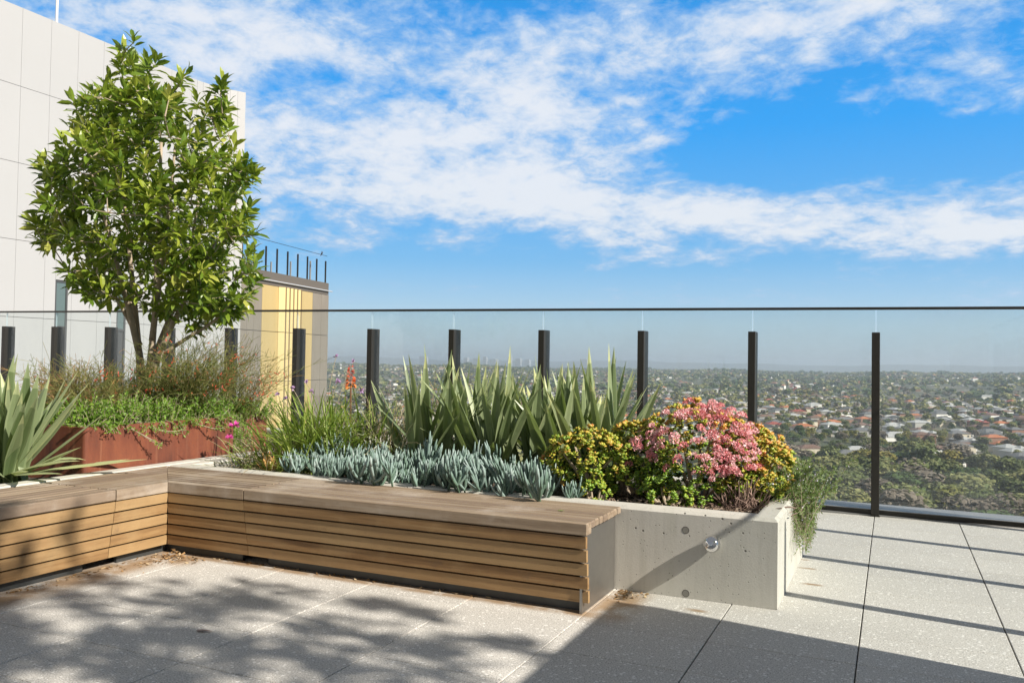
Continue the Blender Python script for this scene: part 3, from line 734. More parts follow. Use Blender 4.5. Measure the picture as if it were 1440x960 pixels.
# strappy grasses
GRASS = leafmat('strappy_grass', [(0, (.08, .13, .025)), (.5, (.22, .33, .05)), (.8, (.40, .46, .10)), (1, (.58, .52, .27))], .45, .35)
STRAW = leafmat('dry_straw', [(0, (.12, .10, .05)), (.5, (.32, .26, .15)), (1, (.56, .48, .33))], .8, .2)
PURP = leafmat('purple_flower', [(0, (.30, .16, .36)), (1, (.55, .38, .58))], .6, .1)
ORANGE = leafmat('poker_flower', [(0, (.70, .30, .06)), (.5, (.75, .14, .04)), (1, (.55, .04, .03))], .5, .1)
MAGENTA = leafmat('magenta_flower', [(0, (.62, .03, .32)), (1, (.80, .10, .50))], .5, .1)
def blades(mb, n, rs, L, w, spread, r0, tones, droop=(.2, 1.3), tilt0=.05, azr=(0, 2*PI), nseg=7):
    for i in range(n):
        az = rs.uniform(*azr); tilt = tilt0+rs.uniform(0, spread)
        sword(mb, (rs.normal(0, r0), rs.normal(0, r0), 0), az, tilt, L*rs.uniform(.55, 1.1), w*rs.uniform(.7, 1.2), rs.uniform(*droop), rs.uniform(*tones), 0, nseg, rs.normal(0, .5))
def grass_clump():
    rs = np.random.default_rng(8)
    t = thing('strappy_grass', 'green strappy grass with thin mauve flower stalks left of the orange flower spike', 'grass clump', (-4.74, 6.22, .50))
    mb = MB(); blades(mb, 430, rs, .80, .0085, .75, .17, (.2, .75)); blades(mb, 130, rs, .6, .0075, 1.2, .2, (.2, .9), (.3, 1.2)); mb.build('blades', GRASS, t)
    for x, y, h in ((.10, .0, 1.02), (.20, .05, .98), (.13, -.03, .80), (-.10, 0, .78), (-.04, -.05, .70), (-.30, -.02, .66), (-.27, .04, .62), (.28, 0, .72), (-.2, 0, .72)):
        P = bezier((x*.2, y, .0), (x*.4, y, h*.6), (x*1.6, y, h), 9); st = MB().tube(P, .0025, 5, 0, .9).build('flower_stalk', STRAW, t)
        k = 12; q = rand_dirs(k); MB().inst(np.array([(0,0,0), (-.3,.5,.1), (0,1,.05), (.3,.5,.1)]), [(0,1,2,3)], frames(q+[0,0,.5], rs.uniform(0, 6, k))*.032, np.repeat(P[-1][None], k, 0), rs.uniform(0, 1, k)).build('flower', PURP, st)
grass_clump()
def dry_clump(label, loc, n, L, seed, spread=.9, grn=.25, tilt0=.1):
    rs = np.random.default_rng(seed); mb = MB()
    blades(mb, int(n*(1-grn)), rs, L, .0042, spread, .14, (.2, 1.0), (.1, 1.4), tilt0)
    g2 = MB(); blades(g2, int(n*grn), rs, L*.85, .006, spread, .14, (.2, .8), (.2, 1.2), tilt0)
    t = thing('dry_grass', label, 'grass clump', loc); mb.build('dry_blades', STRAW, t); g2.build('green_blades', GRASS, t)
dry_clump('dry straw-coloured grass clump between the orange spike and the sword leaves', (-4.22, 6.5, .5), 330, .86, 9)
dry_clump('low tangle of dry grass stems over the planter edge near the magenta flowers', (-5.10, 5.95, .52), 330, .55, 10, 1.1, .3, .45)
dry_clump('sparse dry stems under the strappy grass beside the small aloe', (-4.72, 5.90, .5), 90, .30, 12, 1.2, .4, .4)
dry_clump('tall wispy dry grass stems seen against the sky behind the sword-leaved plants', (-3.95, 6.86, .5), 60, 1.0, 13, .45, .1, .02)
def poker():
    t = thing('flower_spike', 'orange-red poker flower spike on an upright stalk in the grass', 'flower', (-4.50, 6.34, .5)); rs = np.random.default_rng(3)
    MB().tube(bezier((0,0,0), (.01,0,.4), (0,0,.78), 8), .008, 7, 0, .3).build('stalk', plain('poker_stalk', (.16, .07, .03), .7), t)
    mb = MB(); n = 150; z = rs.uniform(0, 1, n); az = rs.uniform(0, 6.28, n); r = .034*(1-z)**.6+.006
    Q = np.stack([r*.5*np.cos(az), r*.5*np.sin(az), .74+.20*z], 1); d = np.stack([np.cos(az), np.sin(az), -.7+1.5*z], 1)
    mb.inst(np.array([(0,0,0), (-.16,.5,.05), (-.1,1,0), (.1,1,0), (.16,.5,.05), (0,.5,.14)]), [(0,5,1), (1,5,2), (2,5,3), (3,5,4), (4,5,0)], frames(d, rs.uniform(0, 6, n))*(.036*(1.15-z*.6))[:, None, None], Q, np.clip(z*.9+rs.normal(.1, .15, n), 0, 1))
    mb.build('flower_head', ORANGE, t)
poker()
def aloe():
    mb = MB(); rs = np.random.default_rng(6)
    for i in range(16): sword(mb, (0,0,0), i*2.4, .35+.06*i*rs.uniform(.7, 1), .17*rs.uniform(.8, 1.1), .016, -.3, rs.uniform(.5, 1), .15, 7)
    tag(mb.build('small_aloe', leafmat('aloe_leaf', [(0, (.10, .16, .03)), (.6, (.30, .32, .06)), (1, (.50, .26, .10))], .4, .1), None, False, (-4.88, 5.72, .52)), 'small yellowish aloe rosette at the planter rim below the strappy grass', 'succulent')
aloe()
def pigface(label, x, y, z, r):
    t = thing('magenta_flower', label, 'flower', (x, y, z)); rs = np.random.default_rng(int(r*1000)); mb = MB(); n = 46; az = rs.uniform(0, 6.28, n)
    d = np.stack([np.cos(az)+.5, np.sin(az)-.7, rs.uniform(-.1, .7, n)], 1)
    mb.inst(np.array([(0,0,0), (-.10,.5,.05), (0,1,.02), (.10,.5,.05)]), [(0,1,2,3)], frames(d, rs.uniform(0, 6, n))*r, np.zeros((n, 3)), rs.uniform(0, 1, n)); mb.build('petals', MAGENTA, t)
    MB().tube([(0,.0,-.25), (0, .01, -.1), (0,0,0)], .003, 5, 0, .4).build('stalk', GRASS, t)
pigface('larger magenta daisy flower in front of the rusty planter end', -5.50, 5.95, .875, .055); pigface('smaller magenta daisy flower below the larger one', -5.53, 5.92, .765, .04)
def deadstems():
    rs = np.random.default_rng(14); mb = MB()
    for i in range(190):
        c = np.array([rs.normal(0, .12), rs.normal(0, .05), 0]); e = c+[rs.normal(0, .07), rs.normal(0, .05), rs.uniform(.03, .24)*math.exp(-(c[0]/.14)**2)]; 
        mb.tube(bezier(c, (c+e)/2+rs.normal(0, .03, 3), e, 5), rs.uniform(.0018, .0045), 4, 0, rs.uniform(0, 1))
    tag(mb.build('dry_plant_heap', leafmat('dead_stem', [(0, (.10, .06, .045)), (1, (.36, .25, .20))], .85, 0), None, False, (-.93, 5.93, .5)), 'heap of dried brown succulent stems under the pink flowering bush', 'dead plant')
    ml = MB(); n = 2600; Q = np.stack([rs.uniform(-1.9, -.8, n), rs.uniform(5.56, 6.2, n), rs.uniform(.505, .535, n)], 1)
    ml.inst(np.array([(-.5,-1,0), (.5,-1,.1), (.4,1,0), (-.5,1,.15)]), [(0,1,2,3)], frames(rand_dirs(n)*[1,1,.35], rs.uniform(-.5, .5, n))*(.010*rs.uniform(.5, 1.5, n))[:, None, None], Q, rs.uniform(0, 1, n))
    tag(struct(ml.build('bark_mulch', leafmat('bark_chip', [(0, (.07, .045, .03)), (.7, (.24, .17, .12)), (1, (.42, .34, .27))], .9, 0)), 'stuff'), 'brown bark mulch on the soil under the jade bushes', 'mulch')
deadstems()

# green ground cover and feathery shrubs in the rusty planters
MYO = leafmat('small_green_leaf', [(0, (.06, .13, .018)), (.5, (.16, .30, .035)), (1, (.32, .44, .07))], .42, .35)
def groundcover():
    rs = np.random.default_rng(15); a, b = MB(), MB()
    for i in range(1150):
        x = rs.uniform(-8.6, -5.98); y = rs.uniform(4.78, 6.40)
        if rs.uniform() < .6: x = rs.uniform(-6.5, -5.95)
        s_ = np.array([x, y, .88]); h = rs.uniform(.06, .24)+.10*math.sin(x*5+y*6)*math.sin(y*11); e = s_+[rs.normal(.03, .07), rs.normal(0, .07), h]
        shoots(a, b, s_, e, (s_+e)/2+[0,0,.03], 24, .034, .2, rs, .5, None, 0, .0025)
    for y0, n_, dz in ((4.86, 5, .06), (5.05, 14, .07), (5.45, 10, .10), (5.62, 10, .15), (5.9, 8, .06), (6.2, 8, .10), (6.36, 8, .12)):
        for i in range(n_):
            y = y0+rs.normal(0, .07); s_ = np.array([-6.05, y, .92]); e = np.array([-5.90+rs.uniform(.0, .06), y+rs.normal(0, .05), .92-dz*rs.uniform(.3, 1.1)])
            shoots(a, b, s_, e, (s_+e)/2+[.05, 0, .06], 18, .030, .2, rs, .55, None, 0, .0025)
    for y0, y1, z1 in ((5.12, 5.38, .74), (5.30, 5.62, .84), (5.85, 6.12, .83)):   # long sprigs hanging out over the steel
        for q in range(3):
            s_ = np.array([-6.0, y0, .93]); e = np.array([-5.78, y1+rs.normal(0, .02), z1+rs.normal(0, .01)]); shoots(a, b, s_, e, np.array([-5.80, (y0+y1)/2, .80]), 30, .026, .2, rs, .62, None, 0, .003)
    t = thing('ground_cover_shrub', 'bright green small-leaved shrub trailing over the rusty steel planter under the tree', 'shrub', (0, 0, 0)); a.build('foliage', MYO, t); b.build('stem', BARK, t)
    a, b = MB(), MB()
    for i in range(260):
        x = rs.uniform(-8.2, -6.3); y = rs.uniform(6.6, 7.4)
        if rs.uniform() < .6: x = rs.uniform(-6.7, -6.28)
        s_ = np.array([x, y, .83]); e = s_+[rs.normal(.05, .07), rs.normal(0, .07), rs.uniform(.08, .26)]; shoots(a, b, s_, e, (s_+e)/2+[0,0,.03], 22, .038, .2, rs, .5, None, 0, .0025)
    for i in range(140):
        s_ = np.array([rs.uniform(-6.4, -6.0), rs.uniform(6.46, 6.72), .52]); e = s_+[rs.normal(.03, .06), rs.normal(0, .06), rs.uniform(.1, .42)]; shoots(a, b, s_, e, (s_+e)/2+[.04,0,.05], 22, .034, .2, rs, .4, None, 0, .0025)
    t = thing('ground_cover_shrub', 'green small-leaved shrub in the second rusty planter at its far end', 'shrub', (0, 0, 0)); a.build('foliage', MYO, t); b.build('stem', BARK, t)
groundcover()
RUSS = leafmat('feathery_stem', [(0, (.10, .14, .03)), (.5, (.20, .22, .06)), (.8, (.28, .22, .08)), (1, (.34, .17, .08))], .7, .25)
REDF = leafmat('red_tube_flower', [(0, (.62, .05, .03)), (1, (.75, .20, .10))], .5, .15)
def feather(label, x, y, n, L, seed, lean, tone, nf):
    rs = np.random.default_rng(seed); t = thing('feathery_shrub', label, 'shrub', (x, y, .86)); a, f = MB(), MB()
    for i in range(n):
        az = rs.uniform(0, 6.28); l = L*rs.uniform(.5, 1.15); out = rs.uniform(.15, .75)
        s_ = np.array([rs.normal(0, .16), rs.normal(0, .12), 0]); e = s_+np.array([math.cos(az)*out*l+lean[0]*l, math.sin(az)*out*l+lean[1]*l, l*(1-.5*out)]); m_ = s_+(e-s_)*.45+np.array([0, 0, .25*l])
        P = bezier(s_, m_, e, 8); tn = tone+rs.normal(0, .15); a.tube(P, np.linspace(.0030, .0013, 8), 3, 0, tn, False)
        for k in range(11):
            p = P[rs.integers(3, 8)]; d = (e-s_)/l*.6+rs.normal(0, .45, 3); ll = rs.uniform(.05, .14)
            a.tube([p, p+d*ll*.5, p+d*ll+[0,0,-.01]], .0016, 3, 0, tn+.10+rs.normal(0, .15), False)
        if rs.uniform() < nf:
            for k in range(rs.integers(3, 9)):
                p = P[rs.integers(4, 8)]+rs.normal(0, .02, 3); d = rs.normal(0, .5, 3)+[0,0,-.4]; d /= np.linalg.norm(d); f.tube([p, p+d*.03], [.0025, .005], 5, 0, rs.uniform(0, 1))
    a.build('stems', RUSS, t)
    if f.n: struct(f.build('flowers', REDF, t), 'stuff')
feather('reddish feathery shrub with red tubular flowers right of the tree trunk', -6.36, 6.1, 320, .88, 16, (.26, .12), .42, .10)
feather('olive feathery shrub around the base of the tree trunk', -6.75, 5.9, 200, .58, 17, (.12, 0), .30, .05)
feather('brownish feathery shrub with red flowers left of the tree trunk', -6.75, 5.35, 260, .60, 18, (-.05, -.1), .58, .10)
feather('wispy pinkish feathery shrub in the second rusty planter', -6.5, 6.9, 110, .75, 19, (.25, .0), .55, .2)

# ------------------------------------------------------------------ planter tree
TL = leafmat('glossy_tree_leaf', [(0, (.05, .11, .012)), (.45, (.165, .25, .026)), (.75, (.32, .38, .045)), (1, (.45, .45, .10))], .32, .35, 0, .5)
LV = np.array([(0,0,0), (0,.36,.03), (0,.72,.03), (0,1,-.03), (-.17,.34,.08), (-.15,.70,.07), (.17,.34,.08), (.15,.70,.07)])
LF = [(0,1,4), (1,2,5,4), (2,3,5), (0,6,1), (1,6,7,2), (2,7,3)]
def leafy_tree(name, label, base, targets, center, stems, seed, leaf=.15, per=10, trunk_r=.06, fork=.35):
    """targets: rosette points (n,3) local to base; stems: list of polylines that carry the crown"""
    rs = np.random.default_rng(seed); t = thing(name, label, 'tree', base)
    tr = MB(); nodes = []
    for P, r0, r1 in stems:
        tr.tube(P, np.linspace(r0, r1, len(P)), 9); nodes += [tuple(p) for p in P[len(P)//3:]]
    nodes = np.array(nodes)
    order = np.argsort(np.linalg.norm(targets-nodes.mean(0), axis=1))
    tw = MB()
    pool = [tuple(n) for n in nodes]
    for i in order:
        c = targets[i]; A = np.array(pool); dd = np.linalg.norm(A-c, axis=1)+np.where(A[:, 2] > c[2]+.05, .6, 0)
        p = A[np.argmin(dd)]; L_ = np.linalg.norm(c-p)
        if L_ > .02:
            P = bezier(p, (p+c)/2+rs.normal(0, .04, 3)*min(1, L_)+np.array([0,0,-.05*L_]), c, 5)
            tw.tube(P, np.linspace(min(.016, .005+.012*L_), .004, 5), 5, 0, .5, False); pool.append(tuple(P[2])); pool.append(tuple(c))
    Ms, Ts, tn = [], [], []
    for c in targets:
        out = c-center; out = out/(np.linalg.norm(out)+1e-6)
        up = out*.8+np.array([0, 0, .75])+rs.normal(0, .35, 3); up /= np.linalg.norm(up)
        k = rs.integers(per-3, per+3); az = np.arange(k)*2.4+rs.uniform(0, 6); el = np.linspace(-.25, 1.15, k)+rs.normal(0, .15, k)
        a = np.cross(up, [.3, .8, .2]); a /= np.linalg.norm(a); b = np.cross(up, a)
        d = (np.cos(az)*np.cos(el))[:, None]*a+(np.sin(az)*np.cos(el))[:, None]*b+np.sin(el)[:, None]*up
        F = frames(d, rs.normal(0, .5, k)); s_ = leaf*rs.uniform(.65, 1.15, k)
        Ms.append(F*s_[:, None, None]); Ts.append(c[None]+up[None]*np.linspace(-.06, .04, k)[:, None]); base_t = rs.normal(.47, .20); tn.append(base_t+rs.normal(0, .14, k))
    MB().inst(LV, LF, np.concatenate(Ms), np.concatenate(Ts), np.clip(np.concatenate(tn), 0, 1), 0, [0, 0, .04, .02, .02, .05]).build('crown', TL, t)
    tk = tr.build('trunk', BARK, t, True); tw.build('branches', BARK, t)
    return t
def planter_tree():
    rs = np.random.default_rng(21)
    OUT = np.array([(172,66),(190,82),(206,95),(214,112),(228,100),(250,92),(278,88),(268,112),(255,135),(262,150),(285,132),(300,118),(312,145),(318,165),(312,182),(330,190),(345,215),(340,240),(350,245),(344,270),(352,300),(354,330),(368,352),(362,385),(352,410),(320,432),(290,442),(275,462),(255,440),(225,432),(200,420),(160,414),(110,405),(75,375),(45,345),(36,288),(60,272),(46,250),(52,195),(70,190),(75,142),(100,135),(118,150),(122,118),(145,95),(157,72)], float)
    OUT[:, 0] = (OUT[:, 0]-200)/137; OUT[:, 1] = (500-OUT[:, 1])/137+1.5-.86; OUT[:, 1] += -.15+.14*(OUT[:, 1]-1.2)/2.6
    def inside(u, z):
        c = False; n = len(OUT); j = n-1
        for i in range(n):
            if (OUT[i, 1] > z) != (OUT[j, 1] > z) and u < (OUT[j, 0]-OUT[i, 0])*(z-OUT[i, 1])/(OUT[j, 1]-OUT[i, 1])+OUT[i, 0]: c = not c
            j = i
        return c
    r2 = np.array([.91, .414, 0]); f2 = np.array([-.746, .666, 0])
    T = []
    def near_edge(u, z, m_): return all(inside(u+dx, z+dz) for dx, dz in ((m_,0), (-m_,0), (0,m_), (0,-m_)))
    while len(T) < 820:
        u = rs.uniform(-1.25, 1.25); z = rs.uniform(.75, 3.9)
        if not near_edge(u, z, .055): continue
        lo = u; 
        hw = 1.12*math.sqrt(max(.02, 1-(u/1.32)**2))*min(1, .45+(z-.9)*.55)*min(1, .35+(3.95-z)*.55)
        q = rs.uniform(-1, 1); q = math.copysign(abs(q)**.7, q)
        p = r2*u+f2*hw*q+np.array([0, 0, z])
        g_ = math.sin(p[0]*5.1+1)*math.sin(p[1]*4.7+2)*math.sin(p[2]*4.9+.5)
        if g_ > .10 and rs.uniform() < .9: continue
        T.append(p)
    T = np.array(T)
    def st(pts, r0, r1): 
        pts = np.array([r2*a+f2*b+np.array([0,0,c]) for a, b, c in pts]); 
        P = np.concatenate([bezier(pts[0], pts[1], pts[2], 9), bezier(pts[2], pts[2]*2-pts[1], pts[3], 9)[1:]]) if len(pts) == 4 else bezier(*pts, 10)
        return (P, r0, r1)
    stems = [st([(0,0,-.05), (-.02,0,.3), (-.06,0,.72), (-.30,.1,2.6)], .050, .016), st([(.02,0,-.05), (.05,.02,.35), (.08,0,.75), (.12,.1,2.9)], .053, .016),
             st([(.03,0,.25), (.12,-.05,.6), (.26,-.1,.92), (.75,-.2,1.9)], .045, .013), st([(.0,0,.35), (-.05,.1,.7), (-.12,.2,1.05), (-.6,.4,2.0)], .04, .012),
             st([(.05,0,.45), (.16,.1,.8), (.30,.25,1.15), (.55,.4,2.4)], .038, .012), st([(-.06,0,.7), (-.14,-.1,1.0), (-.25,-.2,1.4), (-.55,-.5,2.4)], .036, .011),
             st([(.08,0,.8), (.10,-.15,1.1), (.15,-.3,1.5), (.25,-.5,2.7)], .034, .011), st([(.05,0,.55), (.3,.05,.75), (.55,0,.9), (.9,.05,1.25)], .026, .009), st([(-.04,0,.75), (-.15,.0,1.0), (-.32,-.05,1.25), (-.6,-.1,1.7)], .024, .009)]
    leafy_tree('planter_tree', 'round-crowned glossy-leaved tree growing in the rusty steel planter', (-7.0, 6.25, .86), T, np.array([0, 0, 2.1]), stems, 22, .15, 10)
planter_tree()
def shade_tree():
    rs = np.random.default_rng(23); C = np.array([0, 0, 5.9]); T = []
    while len(T) < 620:
        p = rs.uniform(-1, 1, 3)
        if np.linalg.norm(p) > 1 or np.linalg.norm(p) < .25: continue
        p = p*[2.3, 2.3, 1.75]+C
        if math.sin(p[0]*2.6+.4)*math.sin(p[1]*2.9+1)*math.sin(p[2]*3.1) > .15: continue
        T.append(p)
    T = np.array(T); stems = [(bezier((0,0,0), (.1,0,2), (0,.1,4.3), 10), .14, .09)]
    for i in range(9):
        a = i*.7; e = C+np.array([1.5*math.cos(a), 1.5*math.sin(a), rs.uniform(-.6, 1.0)]); stems.append((bezier((0, .1, 3.6+.1*i), (.5*math.cos(a), .5*math.sin(a), 4.9), e, 9), .06, .015))
    leafy_tree('shade_tree', 'tall leafy tree beyond the parapet out of view that dapples the paving', (5.2, .80, 0), T, C, stems, 24, .21, 9)
shade_tree()

# litter
def litter():
    rs = np.random.default_rng(41); mb = MB(); n = 520
    Q = np.stack([np.where(rs.uniform(size=n) < .5, -4.95+rs.exponential(.10, n), -4.9+rs.uniform(0, 1.0, n)**2*3.0), np.zeros(n), np.full(n, .004)], 1)
    Q[:, 1] = np.where(Q[:, 0] < -4.6, 4.74-rs.exponential(.10, n), 4.82-np.abs(rs.normal(0, .02, n)))
    k = n//3; Q[:k, 0] = -5.06+rs.exponential(.035, k); Q[:k, 1] = rs.uniform(2.2, 4.75, k)
    k2 = 90; Q[-k2:, 0] = -1.63+rs.exponential(.05, k2); Q[-k2:, 1] = 5.37-rs.exponential(.06, k2)
    heap = np.exp(-((Q[:, 0]+4.93)**2+(Q[:, 1]-4.72)**2)/.006); Q[:, 2] += heap*rs.uniform(0, .05, n)
    mb.inst(np.array([(-.4,-1,0), (.4,-1,.15), (.45,.2,0), (0,1,.2), (-.45,.2,.1)]), [(0,1,2,3,4)], frames(rand_dirs(n)*[1,1,.25], rs.uniform(-.6, .6, n))*(.010*rs.uniform(.5, 1.9, n))[:, None, None], Q, rs.uniform(0, 1, n))
    tag(struct(mb.build('leaf_litter', leafmat('dry_leaf', [(0, (.13, .065, .025)), (.6, (.36, .21, .09)), (1, (.60, .47, .30))], .8, .1)), 'stuff'), 'brown dry leaf litter swept into the corner under the benches', 'litter')
    m2 = MB(); m2.ribbon(bezier((-.045, 0, .004), (0, .0, .022), (.05, .01, .006), 7), (0, 1, 0), [.003, .011, .014, .014, .012, .008, .001], .4, 0, .6)
    o = m2.build('dead_leaf', leafmat('curled_leaf', [(0, (.2, .13, .1)), (1, (.45, .36, .32))], .8, 0), None, False, (-3.42, 3.50, .001)); o.rotation_euler = (0, 0, .1)
    tag(o, 'single curled dead leaf lying on the shaded paving', 'leaf')
    m3 = MB(); m3.ribbon(bezier((-.02, 0, .001), (0, 0, .008), (.025, .01, .003), 6), (0, 1, 0), [.002, .006, .008, .008, .005, .001], .3, 0, .5)
    tag(m3.build('green_leaf', MYO, None, False, (-1.93, 5.02, ZT+.003)), 'small bright green fallen leaf on the bench seat', 'leaf')
    for (x, y, z, a, lab) in ((-3.52, 5.86, .56, .3, 'curled yellow-brown dead leaf low among the blue succulents, left'), (-2.95, 5.95, .57, 1.2, 'curled orange dead leaf among the blue succulents, middle'), (-2.22, 5.82, .60, 2.0, 'broad yellow dead leaf beside the yellow jade bush')):
        m4 = MB(); m4.ribbon(bezier((-.07, 0, 0), (0, 0, .05), (.08, .02, .01), 8), (0, 1, .3), [.004, .018, .026, .028, .026, .02, .012, .002], .4, 0, .5)
        o = m4.build('dead_leaf', leafmat('yellow_dead_leaf', [(0, (.4, .2, .05)), (1, (.6, .42, .12))], .7, .2), None, False, (x, y, z)); o.rotation_euler = (0, 0, a); tag(o, lab, 'leaf')
litter()

# ------------------------------------------------------------------ white building on the left
def white_building():
    t = thing('white_building', 'tall white panelled building with sloping roofline behind the tree', 'building', (0, 0, 0))
    panel = plain('white_cladding_panel', (.385, .384, .384), .55, 0, .5, .03)
    path = [(-21.55, -16.0)]
    ys = [y for y in np.arange(-15.2, 21.4, .86)]
    path += [(-21.55, y) for y in ys]
    for k in range(1, 9): 
        a = k/8; path.append((-21.55+.62*a*a, ys[-1]+1.9*a))
    zs = [-61]+[x for x in np.arange(-60.0, 0, 2.08)]+[.42, 2.50, 4.585, 6.67, 8.75, 10.9]
    zs = sorted(set(round(z, 3) for z in zs if z > -20))
    slots = [(16.1, 16.5), (18.17, 18.51)]
    mb = MB(); g_ = .006
    for (x0, y0), (x1, y1) in zip(path[:-1], path[1:]):
        d = np.array([x1-x0, y1-y0]); L_ = np.linalg.norm(d); d = d/L_; nx, ny = d[1], -d[0]
        segs = [(y0, y1)]
        for k in range(len(zs)-1):
            ss_ = [(0, 1)]
            for a, b in slots:
                if zs[k+1] <= 4.6 and x0 == x1:
                    new = []
                    for s0, s1 in ss_:
                        A, B = y0+s0*L_, y0+s1*L_
                        if b <= A or a >= B: new.append((s0, s1)); continue
                        if a > A: new.append((s0, (a-y0)/L_))
                        if b < B: new.append(((b-y0)/L_, s1))
                    ss_ = new
            for s0, s1 in ss_:
                e0 = g_ if s0 == 0 else 0; e1 = g_ if s1 == 1 else 0
                p0 = np.array([x0, y0])+d*(s0*L_+e0*.5); p1 = np.array([x0, y0])+d*(s1*L_-e1*.5)
                if np.linalg.norm(p1-p0) < .01: continue
                q0 = p0-np.array([nx, ny])*.05; q1 = p1-np.array([nx, ny])*.05
                z0, z1 = zs[k]+g_, zs[k+1]-g_
                if zs[k+1] == 4.585: 
                    pass
                v = [(*p0, z0), (*p1, z0), (*p1, z1), (*p0, z1), (*q0, z0), (*q1, z0), (*q1, z1), (*q0, z1)]
                mb.add(v, [(0,1,2,3), (5,4,7,6), (4,0,3,7), (1,5,6,2), (3,2,6,7), (4,5,1,0)])
    mb.build('wall_panels', panel, t)
    # body behind the panels, and the end return
    P = [(x-.07, y) for x, y in path]; body = MB(); n = len(P)
    poly = [(x, y) for x, y in P]+[(P[-1][0]-1.1, P[-1][1]+.1), (-36, 24), (-36, -16)]
    poly[n-1] = (P[-1][0]+.03, P[-1][1])
    m_ = len(poly); v = [(x, y, -61) for x, y in poly]+[(x, y, 10.86) for x, y in poly]
    body.add(v, [tuple(range(m_, 2*m_))]+[(i, (i+1) % m_, m_+(i+1) % m_, m_+i) for i in range(m_)])
    body.build('wall_backing', plain('panel_joint_grey', (.30, .30, .30), .8), t)
    for a, b in slots:
        MB().box((-21.66, a+.003, -20), (-21.603, b-.003, 3.62)).box((-21.603, a+.003, -20), (-21.56, a+.05, 3.62)).box((-21.603, b-.05, -20), (-21.56, b-.003, 3.62)).box((-21.603, a+.05, 2.25), (-21.57, b-.05, 2.32)).box((-21.603, a+.05, 3.55), (-21.57, b-.05, 3.62)).build('window_frame', plain('window_frame_grey', (.06, .062, .064), .5), t)
        MB().box((-21.60, a+.05, 2.32), (-21.585, b-.05, 3.55)).build('window_pane', plain('grey_green_pane', (.10, .14, .14), .25), t)
        MB().box((-21.66, a+.003, 3.623), (-21.545, b-.003, 4.575)).build('wall_panel', panel, t)
    m2 = MB().tube([(-21.75, 16.05, 10.8), (-21.75, 16.05, 14.5)], .035, 8); tag(m2.build('antenna_mast', RENDERW), 'thin white mast standing on the white building roof edge', 'mast')
white_building()

